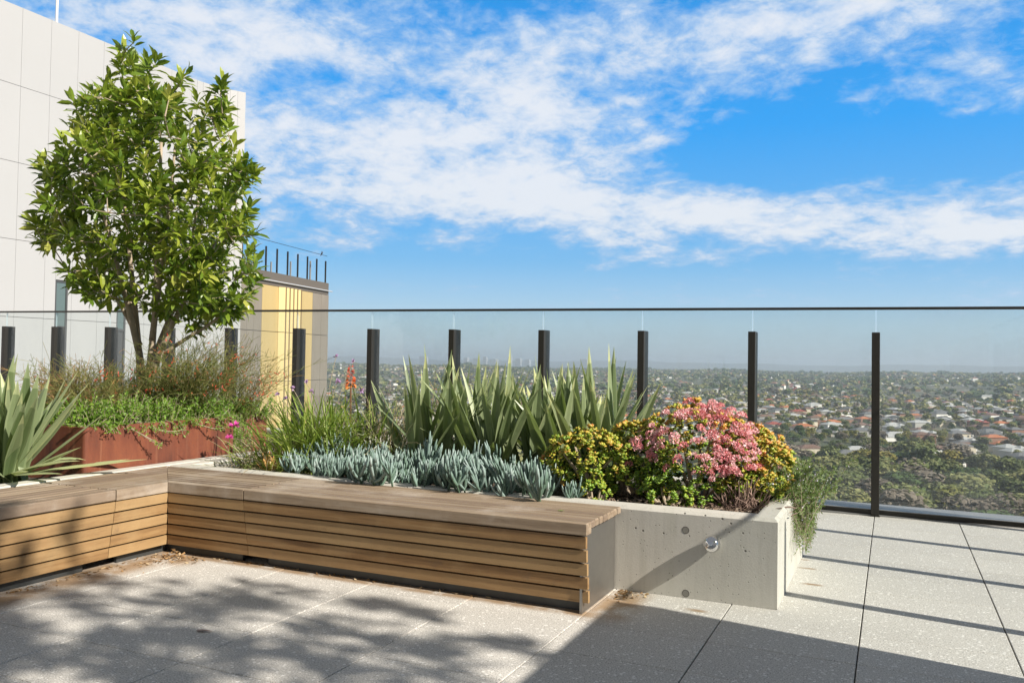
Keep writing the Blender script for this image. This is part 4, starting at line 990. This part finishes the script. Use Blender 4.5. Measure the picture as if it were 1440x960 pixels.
# ------------------------------------------------------------------ gold-clad block further away
def gold_block():
    t = thing('gold_clad_building', 'gold and taupe clad building with a roof terrace, right of the white wall', 'building', (0, 0, 0))
    A = np.array([-42.1, 46.0]); B = np.array([-44.2, 58.8]); D = B-A; Nn = np.array([D[1], -D[0]])/np.linalg.norm(D)
    at = lambda s, o=0: A+D*s+Nn*o
    gm = G('gold_cladding'); p = gm.coord(); f = gm.noise(gm.map(p, (1, 1, .1)), 1.5, 4); gm.set(Base_Color=gm.mix(f, (.56, .40, .16), (.66, .49, .22)), Roughness=.42, Metallic=.35)
    tm = G('taupe_cladding'); p = tm.coord(); f = tm.noise(tm.map(p, (1, 1, .25)), .9, 3, .5, 2.5); tm.set(Base_Color=tm.mix(f, (.24, .20, .155), (.32, .275, .22)), Roughness=.5, Metallic=.3)
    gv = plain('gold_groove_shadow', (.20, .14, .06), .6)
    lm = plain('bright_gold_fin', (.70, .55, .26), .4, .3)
    zl = [-61, -14, -7.8, -4.1, -.27, 3.5, 6.98]; g_ = .02
    def strip(s0, s1, mat, name, o0=0, o1=0, zt=6.98):
        mb = MB()
        for k in range(len(zl)-1):
            a, b = at(s0, o0), at(s1, o1); c, d = at(s1, -.6), at(s0, -.6); z0, z1 = zl[k]+g_, zl[k+1]-g_
            mb.add([(*a, z0), (*b, z0), (*b, z1), (*a, z1), (*d, z0), (*c, z0), (*c, z1), (*d, z1)], [(0,1,2,3), (5,4,7,6), (4,0,3,7), (1,5,6,2), (3,2,6,7), (4,5,1,0)])
        mb.build(name, mat, t)
    strip(-.5, -.102, tm.m, 'taupe_panel'); strip(-.1, .05, tm.m, 'taupe_panel'); strip(.051, .12, tm.m, 'taupe_panel'); strip(.121, .198, tm.m, 'taupe_panel')
    strip(.20, .374, gm.m, 'gold_panel')
    ks = np.linspace(.376, .600, 6)
    for i in range(5): strip(ks[i], ks[i+1]-.014, lm, 'gold_fin_panel', .02, .36); strip(ks[i+1]-.0135, ks[i+1]-.0005, gv, 'gold_groove_strip', .375, .375)  # thin dark strips set proud, standing in for shaded grooves
    strip(.602, .785, gm.m, 'gold_panel'); strip(.787, .90, tm.m, 'taupe_panel'); strip(.902, 1.0, tm.m, 'taupe_panel')
    a, b = at(-.5, -.62), at(1.0, -.1); c, d = at(1.0, -9), at(-.5, -9)
    MB().add([(*q, z) for z in (-61, 6.9) for q in (a, b, c, d)], [(4,5,6,7), (0,1,5,4), (1,2,6,5), (2,3,7,6), (3,0,4,7)]).build('wall', tm.m, t)
    a, b = at(-.5, -.02), at(1.0, -.02); c, d = at(1.0, -9.1), at(-.5, -9.1)
    pm = plain('parapet_taupe', (.135, .115, .095), .6, .2)
    MB().add([(*q, z) for z in (6.99, 8.0) for q in (a, b, c, d)], [(4,5,6,7), (0,1,5,4), (1,2,6,5), (2,3,7,6), (3,0,4,7), (3,2,1,0)]).build('parapet', pm, t)
    rp = [np.array([*at(s_, .12), 7.32]) for s_ in (-.5, 0, .5, 1.03)]
    MB().tube(rp, .05, 6).build('pipe_rail', plain('pale_pipe', (.7, .7, .7), .4, .5), t)
    # roof balustrade
    u = thing('roof_balustrade', 'row of dark posts with clear glass on top of the gold building', 'balustrade', (0, 0, 0))
    for s_ in list(np.linspace(.02, .985, 9)): q = at(s_, -.25); MB().box((q[0]-.05, q[1]-.05, 8.0), (q[0]+.05, q[1]+.05, 9.9)).build('post', BRONZE, u)
    for k in range(4): q = at(.97, -1.6-1.9*k); MB().box((q[0]-.05, q[1]-.05, 8.0), (q[0]+.05, q[1]+.05, 9.9)).build('post', SILL, u)
    for k in range(3): q = at(.50+.14*k, -6.4); MB().box((q[0]-.05, q[1]-.05, 8.0), (q[0]+.05, q[1]+.05, 9.9)).build('post', SILL, u)
    MB().tube([np.array([*at(-.1, -.25), 10.35]), np.array([*at(1.0, -.25), 10.35])], .02, 5).build('handrail', BRONZE, u)
    MB().tube([np.array([*at(.2, -6.4), 10.2]), np.array([*at(.98, -6.4), 10.2])], .02, 5).build('handrail', BRONZE, u)
    rs = np.random.default_rng(50); mb = MB(); s2 = MB()
    for i in range(90):
        q = np.array([*(at(.16, -1.6)+rs.normal(0, .5, 2)), 8.0]); e = q+[rs.normal(0, .3), rs.normal(0, .3), rs.uniform(.4, 1.25)]; shoots(mb, s2, q, e, (q+e)/2+[0,0,.1], 20, .13, .25, rs, .4, None, 0, .015)
    t2 = thing('roof_shrub', 'small grey-green shrub behind the glass on the gold building roof', 'shrub', (0, 0, 0)); mb.build('foliage', ROSE, t2); s2.build('stem', BARK, t2)
    q = at(.93, -.25); bd = MB(); v, F = sphere(.11, 10, 8, (0, 0, 0), (1, .6, .6)); bd.add(v, F); v, F = sphere(.05, 8, 6, (.10, 0, .07)); bd.add(v, F); bd.tube([(-.08, 0, 0), (-.24, 0, -.06)], [.035, .02], 6); bd.tube([(.14, 0, .07), (.18, 0, .065)], [.012, .003], 5)
    o = bd.build('bird', plain('dark_feather', (.03, .03, .03), .7), None, True, (q[0], q[1], 10.47)); o.rotation_euler = (0, -.9, .5); tag(o, 'small dark bird perched on the thin rail above the gold building', 'bird')
gold_block()

# ------------------------------------------------------------------ valley
CAMZ = 1.5
def ground_z(x, y):
    r = np.hypot(x, y); a = np.arctan2(x, y)
    z = -60+2.2*np.sin(x*.006+1)*np.cos(y*.005)
    s_ = np.clip((r-1300)/3000, 0, 1); s_ = s_*s_*(3-2*s_)
    z = z+s_*(23+5*np.sin(a*9+1)+4*np.sin(a*23)+3*np.sin(a*41+2)+3*np.sin(r*.004+a*13))
    z = z+8*np.exp(-((r-2300)/350)**2)*np.sin(a*7+.6)
    d_ = np.clip((r-4700)/1500, 0, 1); z = z-d_*45
    return z
def terrain():
    A = np.radians(np.arange(-180, 180, 1.5)); A = np.concatenate([np.radians(np.arange(-48, 20, .4)), np.radians(np.arange(20, 312, 4))])
    Rr = np.concatenate([[0, 60, 120], np.arange(180, 1400, 40), np.arange(1400, 5200, 110), np.geomspace(5200, 17500, 22)])
    AA, RR = np.meshgrid(A, Rr, indexing='ij'); X = RR*np.sin(AA); Y = RR*np.cos(AA); Z = ground_z(X, Y); Z[RR < 150] = -61.5
    n, k = len(A), len(Rr)
    F = np.array([(i*k+j, ((i+1) % n)*k+j, ((i+1) % n)*k+j+1, i*k+j+1) for i in range(n) for j in range(k-1)])
    mb = MB(); mb.v.append(np.stack([X, Y, Z], -1).reshape(-1, 3)); mb.n = n*k; mb.f.append(F[:, ::-1]); mb.t.append(np.full(len(F), .5)); mb.mi.append(np.zeros(len(F), int))
    struct(mb.build('valley_ground', m_ground(), None, True))
    # far hills on the horizon
    A = np.radians(np.arange(-55, 30, .25)); h = 34+14*np.sin(A*17)+9*np.sin(A*41+1)+5*np.sin(A*93+2)+10*np.clip((A+.25)*3, 0, 1.6)
    rows = []
    for r, q in ((13000, -70), (13600, 0), (14500, 1), (16000, .6), (17000, -70)):
        z = np.where(q == -70, -70, h*q if q > 0 else -20); rows.append(np.stack([r*np.sin(A), r*np.cos(A), np.broadcast_to(z, A.shape)], 1))
    n = len(A); V = np.concatenate(rows); F = [(j*n+i, j*n+i+1, (j+1)*n+i+1, (j+1)*n+i) for j in range(4) for i in range(n-1)]
    struct(MB().add(V, F).build('far_hills', plain('far_hill_scrub', (.06, .075, .05), .95, 0, .002, .3), None, True))
terrain()

VTREE = leafmat('valley_foliage', [(0, (.07, .092, .034)), (.35, (.13, .158, .058)), (.65, (.20, .215, .088)), (1, (.30, .285, .12))], .8, .12, .8, .15)
VTREE2 = leafmat('valley_foliage_yellow', [(0, (.11, .125, .035)), (.5, (.20, .20, .055)), (1, (.33, .27, .08))], .8, .12, .7, .15)
VTREE3 = leafmat('valley_foliage_bare', [(0, (.11, .09, .075)), (.5, (.18, .15, .12)), (1, (.26, .22, .18))], .9, .05, .3, .1)
VTREE4 = leafmat('valley_foliage_dark', [(0, (.035, .06, .024)), (.5, (.065, .105, .038)), (1, (.11, .155, .058))], .8, .1, .3, .15)
def crown_arrays(seed, nf, lobes, size, hrat=1.0):
    """leaf clumps on several lobes; unit tree of height about 1, crown radius about .42"""
    rs = np.random.default_rng(seed); L_ = []
    for i in range(lobes):
        a = rs.uniform(0, 6.28); r = rs.uniform(0, .26); L_.append((r*math.cos(a), r*math.sin(a), rs.uniform(.42, .80)*hrat, rs.uniform(.13, .24)))
    L_.append((0, 0, .62*hrat, .28)); L_ = np.array(L_)
    k = rs.integers(0, len(L_), nf); d = rs.normal(size=(nf, 3)); d /= np.linalg.norm(d, axis=1)[:, None]
    d[:, 2] = np.where(d[:, 2] < -.35, -d[:, 2], d[:, 2])
    C = L_[k, :3]+d*L_[k, 3:4]*rs.uniform(.7, 1.08, (nf, 1))
    F = frames(np.cross(d, rs.normal(size=(nf, 3)))+.25*d, rs.normal(0, .5, nf)); s_ = size*rs.uniform(.6, 1.35, nf)
    q = np.array([(-.5,-.5,0), (.45,-.55,.12), (.55,.45,-.05), (.1,.75,.1), (-.5,.4,.05)])
    tone = np.clip(rs.normal(.5, .20, nf)+(L_[k, 3]-.18)*1.2, 0, 1)
    return q, F*s_[:, None, None], C, tone
TREES = []
for k in range(6):
    mb = MB(); q, F, C, tn = crown_arrays(60+k, 1500, 9+k % 3, .050, (1, .92, 1.0, 1.1, .9, 1.0)[k]); mb.inst(q, [(0,1,2,3,4)], F, C, tn, 0)
    mb.tube([(0,0,-.02), (.01,0,.25), (0,.01,.5)], [.022, .017, .010], 6, 1)
    rs = np.random.default_rng(k)
    for j in range(5): mb.tube(bezier((0,0,.28+.03*j), (.08*math.cos(j*1.3), .08*math.sin(j*1.3), .42), (.22*math.cos(j*1.3), .22*math.sin(j*1.3), .62), 5), np.linspace(.010, .004, 5), 4, 1)
    TREES.append(mb)
TM = {}
def tree_mesh(k, mat):
    if (k, mat.name) not in TM: TM[k, mat.name] = TREES[k].mesh('valley_tree', [mat, BARK])
    return TM[k, mat.name]
kinds = [(VTREE, 'olive green'), (VTREE2, 'yellowish green'), (VTREE3, 'bare brownish'), (VTREE4, 'dark green')]
POSTAZ = [(-33.9, 'the seventh'), (-28.5, 'the sixth'), (-22.3, 'the fifth'), (-15.6, 'the fourth'), (-8.5, 'the third'), (-1.0, 'the second')]
def gapname(x, y):
    a = math.degrees(math.atan2(x, y))
    if a < -15.6: return 'behind sword leaves'
    if a < -8.5: return 'above pink bush'
    if a < -1.0: return 'between two rightmost posts'
    return 'right of rightmost post'
rs = np.random.default_rng(90)
HOUSE_ZONE = []
# -- houses
HW = [plain('house_wall_white', (.80, .78, .74), .8), plain('house_wall_cream', (.64, .56, .44), .8), plain('house_wall_brick', (.28, .15, .10), .85), plain('house_wall_grey', (.36, .35, .33), .8)]
HR = [(plain('roof_grey_tile', (.15, .15, .155), .7), 'grey'), (plain('roof_orange_tile', (.42, .15, .065), .75), 'orange'), (plain('roof_brown_tile', (.17, .10, .075), .75), 'brown'), (plain('roof_pale_metal', (.42, .42, .41), .5), 'pale'), (plain('roof_red_tile', (.30, .075, .06), .75), 'red'), (plain('roof_charcoal', (.05, .052, .057), .7), 'charcoal')]
HWN = ['white', 'cream', 'brick', 'grey']
WIN = plain('house_window', (.03, .035, .04), .2)
def hip(w, d, h, rise, ov=.5, x0=0, y0=0):
    a, b = w/2+ov, d/2+ov; r = max(.2, a-b) if a > b else 0.2; 
    if a >= b: v = [(-a,-b,h), (a,-b,h), (a,b,h), (-a,b,h), (-a+b,0,h+rise), (a-b,0,h+rise)]; F = [(0,1,5,4), (1,2,5), (2,3,4,5), (3,0,4), (3,2,1,0)]
    else: v = [(-a,-b,h), (a,-b,h), (a,b,h), (-a,b,h), (0,-b+a,h+rise), (0,b-a,h+rise)]; F = [(0,1,4), (1,2,5,4), (2,3,5), (3,0,4,5), (3,2,1,0)]
    return [(x+x0, y+y0, z) for x, y, z in v], F
HV = []
for k, (w, d, h, wing) in enumerate(((16, 11, 3.6, 1), (18, 12, 6.4, 0), (15, 11, 3.6, -1), (20, 11, 3.8, 1), (15, 12, 6.6, 1))):
    wa = MB().box((-w/2, -d/2, -3), (w/2, d/2, h)); ro = MB().add(*hip(w, d, h, 2.3))
    if wing: wa.box((wing*w*.25-3.2, -d/2-4.5, -3), (wing*w*.25+3.2, -d/2-.01, h*.98)); ro.add(*hip(6.4, 7.5, h*.98, 1.9, .5, wing*w*.25, -d/2-1.6))
    wn = MB()
    xs_ = [-.36, -.12, .36] if wing <= 0 else [-.38, -.16, .05]
    wins = []
    for zf in ([.9] if h < 4 else [.9, 3.6]):
        for q in (-.36, .36):
            x = q*w*(-1 if wing == -1 else 1)
            wins.append(MB().box((x-.9, -d/2-.06, zf), (x+.9, -d/2-.01, zf+1.4)).mesh('window', [WIN]))
    if wing: wins.append(MB().box((wing*w*.25-2.3, -d/2-4.57, .0), (wing*w*.25+2.3, -d/2-4.51, 2.2)).mesh('garage_door', [HW[3]]))
    HV.append((wa.mesh('house', [HW[0]]), ro.mesh('roof', [HR[0][0]]), wins))
def house(x, y, rz, kv, wi, ri, z, detail):
    wa, ro, wins = HV[kv]
    o = bpy.data.objects.new('house', wa); COL.objects.link(o); o.location = (x, y, z); o.rotation_euler = (0, 0, rz)
    o.material_slots[0].link = 'OBJECT'; o.material_slots[0].material = HW[wi]
    r = bpy.data.objects.new('roof', ro); COL.objects.link(r); r.parent = o; r.material_slots[0].link = 'OBJECT'; r.material_slots[0].material = HR[ri][0]
    if detail:
        for m_ in wins: q = bpy.data.objects.new(m_.name.split('.')[0], m_); COL.objects.link(q); q.parent = o
    size = 'two-storey' if kv in (1, 4) else 'single-storey'
    dist = math.hypot(x, y); far = 'near row' if dist < 760 else ('middle row' if dist < 980 else 'far row')
    gp = gapname(x, y)
    tag(o, f'{HWN[wi]} {size} house with {HR[ri][1]} roof, {far}, {gp}', 'house', f'{HWN[wi]} {size} {HR[ri][1]}-roofed houses, {far}, {gp}')
cand = []
for i in range(-60, 60):
    for j in range(0, 90):
        u = i*26+rs.normal(0, 2.5); v = 480+j*(17 if j % 2 else 27)*.0+ (j//2)*62+(j % 2)*29+rs.normal(0, 2)
        ca, sa = math.cos(.28), math.sin(.28); x = u*ca-v*sa*0+v*.0; x = u; y = v+u*.22
        r = math.hypot(x, y); a = math.degrees(math.atan2(x, y))
        if not (-40 < a < 12): continue
        lim = 565+35*math.sin(a*.5+1.0)+(20 if a > 3 else 0)
        if a < -8: lim -= 40
        if r < lim or r > 1750: continue
        p = .92 if r < 1250 else .75
        if math.sin(x*.013+2)*math.sin(y*.011) > .62: continue
        if rs.uniform() > p: continue
        cand.append((r, a, x, y))
cand.sort()
vis = [c for c in cand if -14 < c[1] < 8.5 and c[0] < 1600]
ind = set(id(c) for c in vis[:285])
sw, sr = [MB() for _ in HW], [MB() for _ in HR]
houses = []
for c in cand:
    r, a, x, y = c; kv = int(rs.integers(0, 5)); wi = int(rs.choice(4, p=[.42, .24, .18, .16])); ri = int(rs.choice(6, p=[.33, .08, .21, .19, .04, .15])); rz = .62+rs.normal(0, .08)+(PI/2 if rs.uniform() < .18 else 0)+(PI if rs.uniform() < .3 else 0)
    z = float(ground_z(x, y)); houses.append((x, y))
    if id(c) in ind: house(x, y, rz, kv, wi, ri, z, r < 900)
    else:
        w, d, h = 13, 9, rs.choice([3.2, 5.6]); Mz = np.array([[math.cos(rz), -math.sin(rz), 0], [math.sin(rz), math.cos(rz), 0], [0, 0, 1]])
        for bank, (v, F) in ((sw[wi], ([(sx*w/2, sy*d/2, zz_) for zz_ in (-3, h) for sy in (-1, 1) for sx in (-1, 1)], [(0,2,3,1), (4,5,7,6), (0,1,5,4), (2,6,7,3), (0,4,6,2), (1,3,7,5)])), (sr[ri], hip(w, d, h, 2.2))):
            bank.add(np.asarray(v)@Mz.T+[x, y, z], F)
# the orange roofed house standing alone among the near trees
house(-41, 533, .3, 0, 1, 1, float(ground_z(-41, 533))+4, True)
# far houses up the opposite slope
for i in range(1900):
    a = math.radians(rs.uniform(-44, 14)); r = math.sqrt(rs.uniform(1700**2, 4600**2))
    if math.sin(a*31+r*.004)*math.sin(r*.006+a*9) < -.1: continue
    x, y = r*math.sin(a), r*math.cos(a); z = float(ground_z(x, y)); rz = rs.uniform(0, 3.14); Mz = np.array([[math.cos(rz), -math.sin(rz), 0], [math.sin(rz), math.cos(rz), 0], [0, 0, 1]])
    w, d, h = rs.uniform(10, 20), rs.uniform(8, 12), rs.uniform(5, 9); wi = int(rs.choice(4, p=[.5, .28, .12, .10])); ri = int(rs.integers(0, 6))
    sw[wi].add(np.asarray([(sx*w/2, sy*d/2, zz_) for zz_ in (-4, h) for sy in (-1, 1) for sx in (-1, 1)])@Mz.T+[x, y, z], [(0,2,3,1), (4,5,7,6), (0,1,5,4), (2,6,7,3), (0,4,6,2), (1,3,7,5)])
    v, F = hip(w, d, h, 2.4); sr[ri].add(np.asarray(v)@Mz.T+[x, y, z], F)
allh = MB()
for k, mb in enumerate(sw+sr):
    if not mb.n: continue
    off = allh.n; allh.v += mb.v; allh.n += mb.n; allh.f += [f+off for f in mb.f]; allh.t += mb.t; allh.mi += [np.full(len(q), k) for q in mb.mi]
tag(struct(allh.build('distant_suburb', HW+[r[0] for r in HR]), 'stuff'), 'mass of distant suburban houses spread over the far slopes of the valley', 'houses')

# -- trees
HP = np.array(houses+[(-41, 533)])
grid = {}
for (x, y) in HP: grid.setdefault((int(x//20), int(y//20)), []).append((x, y))
def clear(x, y, dmin):
    cx, cy = int(x//20), int(y//20)
    return all((x-p)**2+(y-q)**2 > dmin*dmin for i in (-1,0,1) for j in (-1,0,1) for p, q in grid.get((cx+i, cy+j), ()))
tc = []
for i in range(60000):
    a = rs.uniform(-44, 14); r = math.sqrt(rs.uniform(300**2, 1750**2)); x, y = r*math.sin(math.radians(a)), r*math.cos(math.radians(a))
    lim = 565+35*math.sin(a*.5+1.0)+(20 if a > 3 else 0)
    if a < -8: lim -= 40
    near = r < lim-8
    key = (int(x//20), int(y//20))
    dmin = 15 if near else 14
    if not clear(x, y, dmin): continue
    tc.append((r, a, x, y, near)); grid.setdefault(key, []).append((x, y))
    if len(tc) > 6500: break
tc.sort()
seen = [c for c in tc if -9.5 < c[1] < 8.5]
indt = set(id(c) for c in seen[:290])
far = [MB() for _ in range(4)]
LOWC = [crown_arrays(200+k, 70, 5, .20) for k in range(5)]
VLOW = [crown_arrays(220+k, 26, 4, .30) for k in range(5)]
def stuff_tree(bank, arr, x, y, z, s_, sz, rot):
    q, F, C, tn = arr; c, s2 = math.cos(rot), math.sin(rot); Mz = np.array([[c*s_, -s2*s_, 0], [s2*s_, c*s_, 0], [0, 0, sz]])
    bank.inst(q, [(0,1,2,3,4)], np.einsum('ij,njk->nik', Mz, F), C@Mz.T+[x, y, z], np.clip(tn+rs.normal(0, .14), 0, 1))
for c in tc:
    r, a, x, y, near = c; z = float(ground_z(x, y)); 
    ki = int(rs.choice(4, p=[.64, .13, .12, .11] if near else [.50, .15, .17, .18])); H_ = rs.uniform(13, 21) if near else rs.uniform(5, 11)
    wd = H_*(rs.uniform(1.2, 1.65) if near else rs.uniform(1.05, 1.45))
    if id(c) in indt:
        o = bpy.data.objects.new('valley_tree', tree_mesh(int(rs.integers(0, 6)), kinds[ki][0])); COL.objects.link(o); o.location = (x, y, z-.3); o.rotation_euler = (0, 0, rs.uniform(0, 6.28)); o.scale = (wd, wd, H_)
        dist = 'just below the terrace' if r < 430 else ('in the wooded belt' if near else 'among the houses')
        lab = f'{kinds[ki][1]} tree {dist}, {gapname(x, y)}'
        tag(o, lab, 'tree', f'{kinds[ki][1]} trees {dist}, {gapname(x, y)}')
    else: stuff_tree(far[ki], LOWC[int(rs.integers(0, 5))] if r < 1200 else VLOW[int(rs.integers(0, 5))], x, y, z, wd, H_, rs.uniform(0, 6.28))
for i in range(7500):
    a = math.radians(rs.uniform(-46, 16)); r = math.sqrt(rs.uniform(1700**2, 4900**2)); x, y = r*math.sin(a), r*math.cos(a)
    H_ = rs.uniform(8, 17); stuff_tree(far[int(rs.choice(4, p=[.42, .05, .13, .40]))], VLOW[int(rs.integers(0, 5))], x, y, float(ground_z(x, y)), H_*rs.uniform(1.1, 1.7), H_, rs.uniform(0, 6.28))
for i in range(900):   # crest line of the ridge
    a = math.radians(rs.uniform(-46, 16)); r = rs.uniform(4200, 4800); x, y = r*math.sin(a), r*math.cos(a); H_ = rs.uniform(8, 17)*(1.5 if math.sin(a*60)+math.sin(a*141+1) > .6 else 1)
    stuff_tree(far[3], VLOW[int(rs.integers(0, 5))], x, y, float(ground_z(x, y)), H_*1.3, H_, rs.uniform(0, 6.28))
allt = MB()
for k, mb in enumerate(far):
    off = allt.n; allt.v += mb.v; allt.n += mb.n; allt.f += [f+off for f in mb.f]; allt.t += mb.t; allt.mi += [np.full(len(q), k) for q in mb.mi]
tag(struct(allt.build('distant_wood', [k[0] for k in kinds]), 'stuff'), 'mass of distant trees covering the far suburb and the ridge', 'trees')

# green-roofed long shed and white floodlight masts
t = thing('long_shed', 'long pale shed with a green roof far behind the pink flowers', 'building', (-500, 1180, float(ground_z(-500, 1180))))
MB().box((-32, -9, -2), (32, 9, 6)).build('wall', HW[0], t); MB().add(*hip(64, 18, 6, 3)).build('roof', plain('green_metal_roof', (.10, .25, .19), .5), t)
for k, (px, r, lab) in enumerate(((.6, 385, 'white floodlight mast low among the trees, left one'), (5.2, 380, 'white floodlight mast low among the trees, right one'))):
    x, y = r*math.sin(math.radians(px)), r*math.cos(math.radians(px)); t = thing('floodlight_mast', lab, 'mast', (x, y, float(ground_z(x, y))))
    MB().tube([(0,0,0), (0,0,13)], [.16, .10], 8).build('mast', RENDERW, t); MB().box((-1.0, -.2, 12.7), (1.0, .2, 13.2)).build('lamp_bar', RENDERW, t)
# skyline of far towers
tw = plain('far_tower', (.40, .42, .45), .8)
for k, (a, h, w) in enumerate(((-27.6, 60, 45), (-26.9, 47, 60), (-26.3, 75, 40), (-25.7, 42, 70), (-24.6, 87, 42), (-24.0, 55, 60), (-23.4, 45, 55), (-30.5, 70, 70), (-19.5, 60, 80))):
    r = 9000; x, y = r*math.sin(math.radians(a)), r*math.cos(math.radians(a)); mb = MB().box((-w/2, -w/2, -40), (w/2, w/2, h*.62)).box((-w/3, -w/3, h*.62), (w/3, w/3, h*.7))
    tag(mb.build('distant_tower', tw, None, False, (x, y, 0)), 'faint hazy high-rise tower on the far skyline behind the sword-leaved plants', 'tower', 'skyline towers')

# ------------------------------------------------------------------ air
hz = MB().box((-18500, -18500, -63), (18500, 18500, 140)).build('haze', plain('air', (1, 1, 1), 1)); struct(hz, 'stuff')
hm = bpy.data.materials.new('haze_air'); hm.use_nodes = True; nt = hm.node_tree
for n in list(nt.nodes): nt.nodes.remove(n)
o_ = nt.nodes.new('ShaderNodeOutputMaterial'); pv = nt.nodes.new('ShaderNodeVolumePrincipled'); nt.links.new(pv.outputs[0], o_.inputs['Volume'])
pv.inputs['Color'].default_value = (.80, .90, 1.0, 1); pv.inputs['Density'].default_value = 1.35e-4; pv.inputs['Anisotropy'].default_value = .2
hz.data.materials.clear(); hz.data.materials.append(hm)
tag(hz, 'thin bluish haze filling the air over the valley', 'haze')
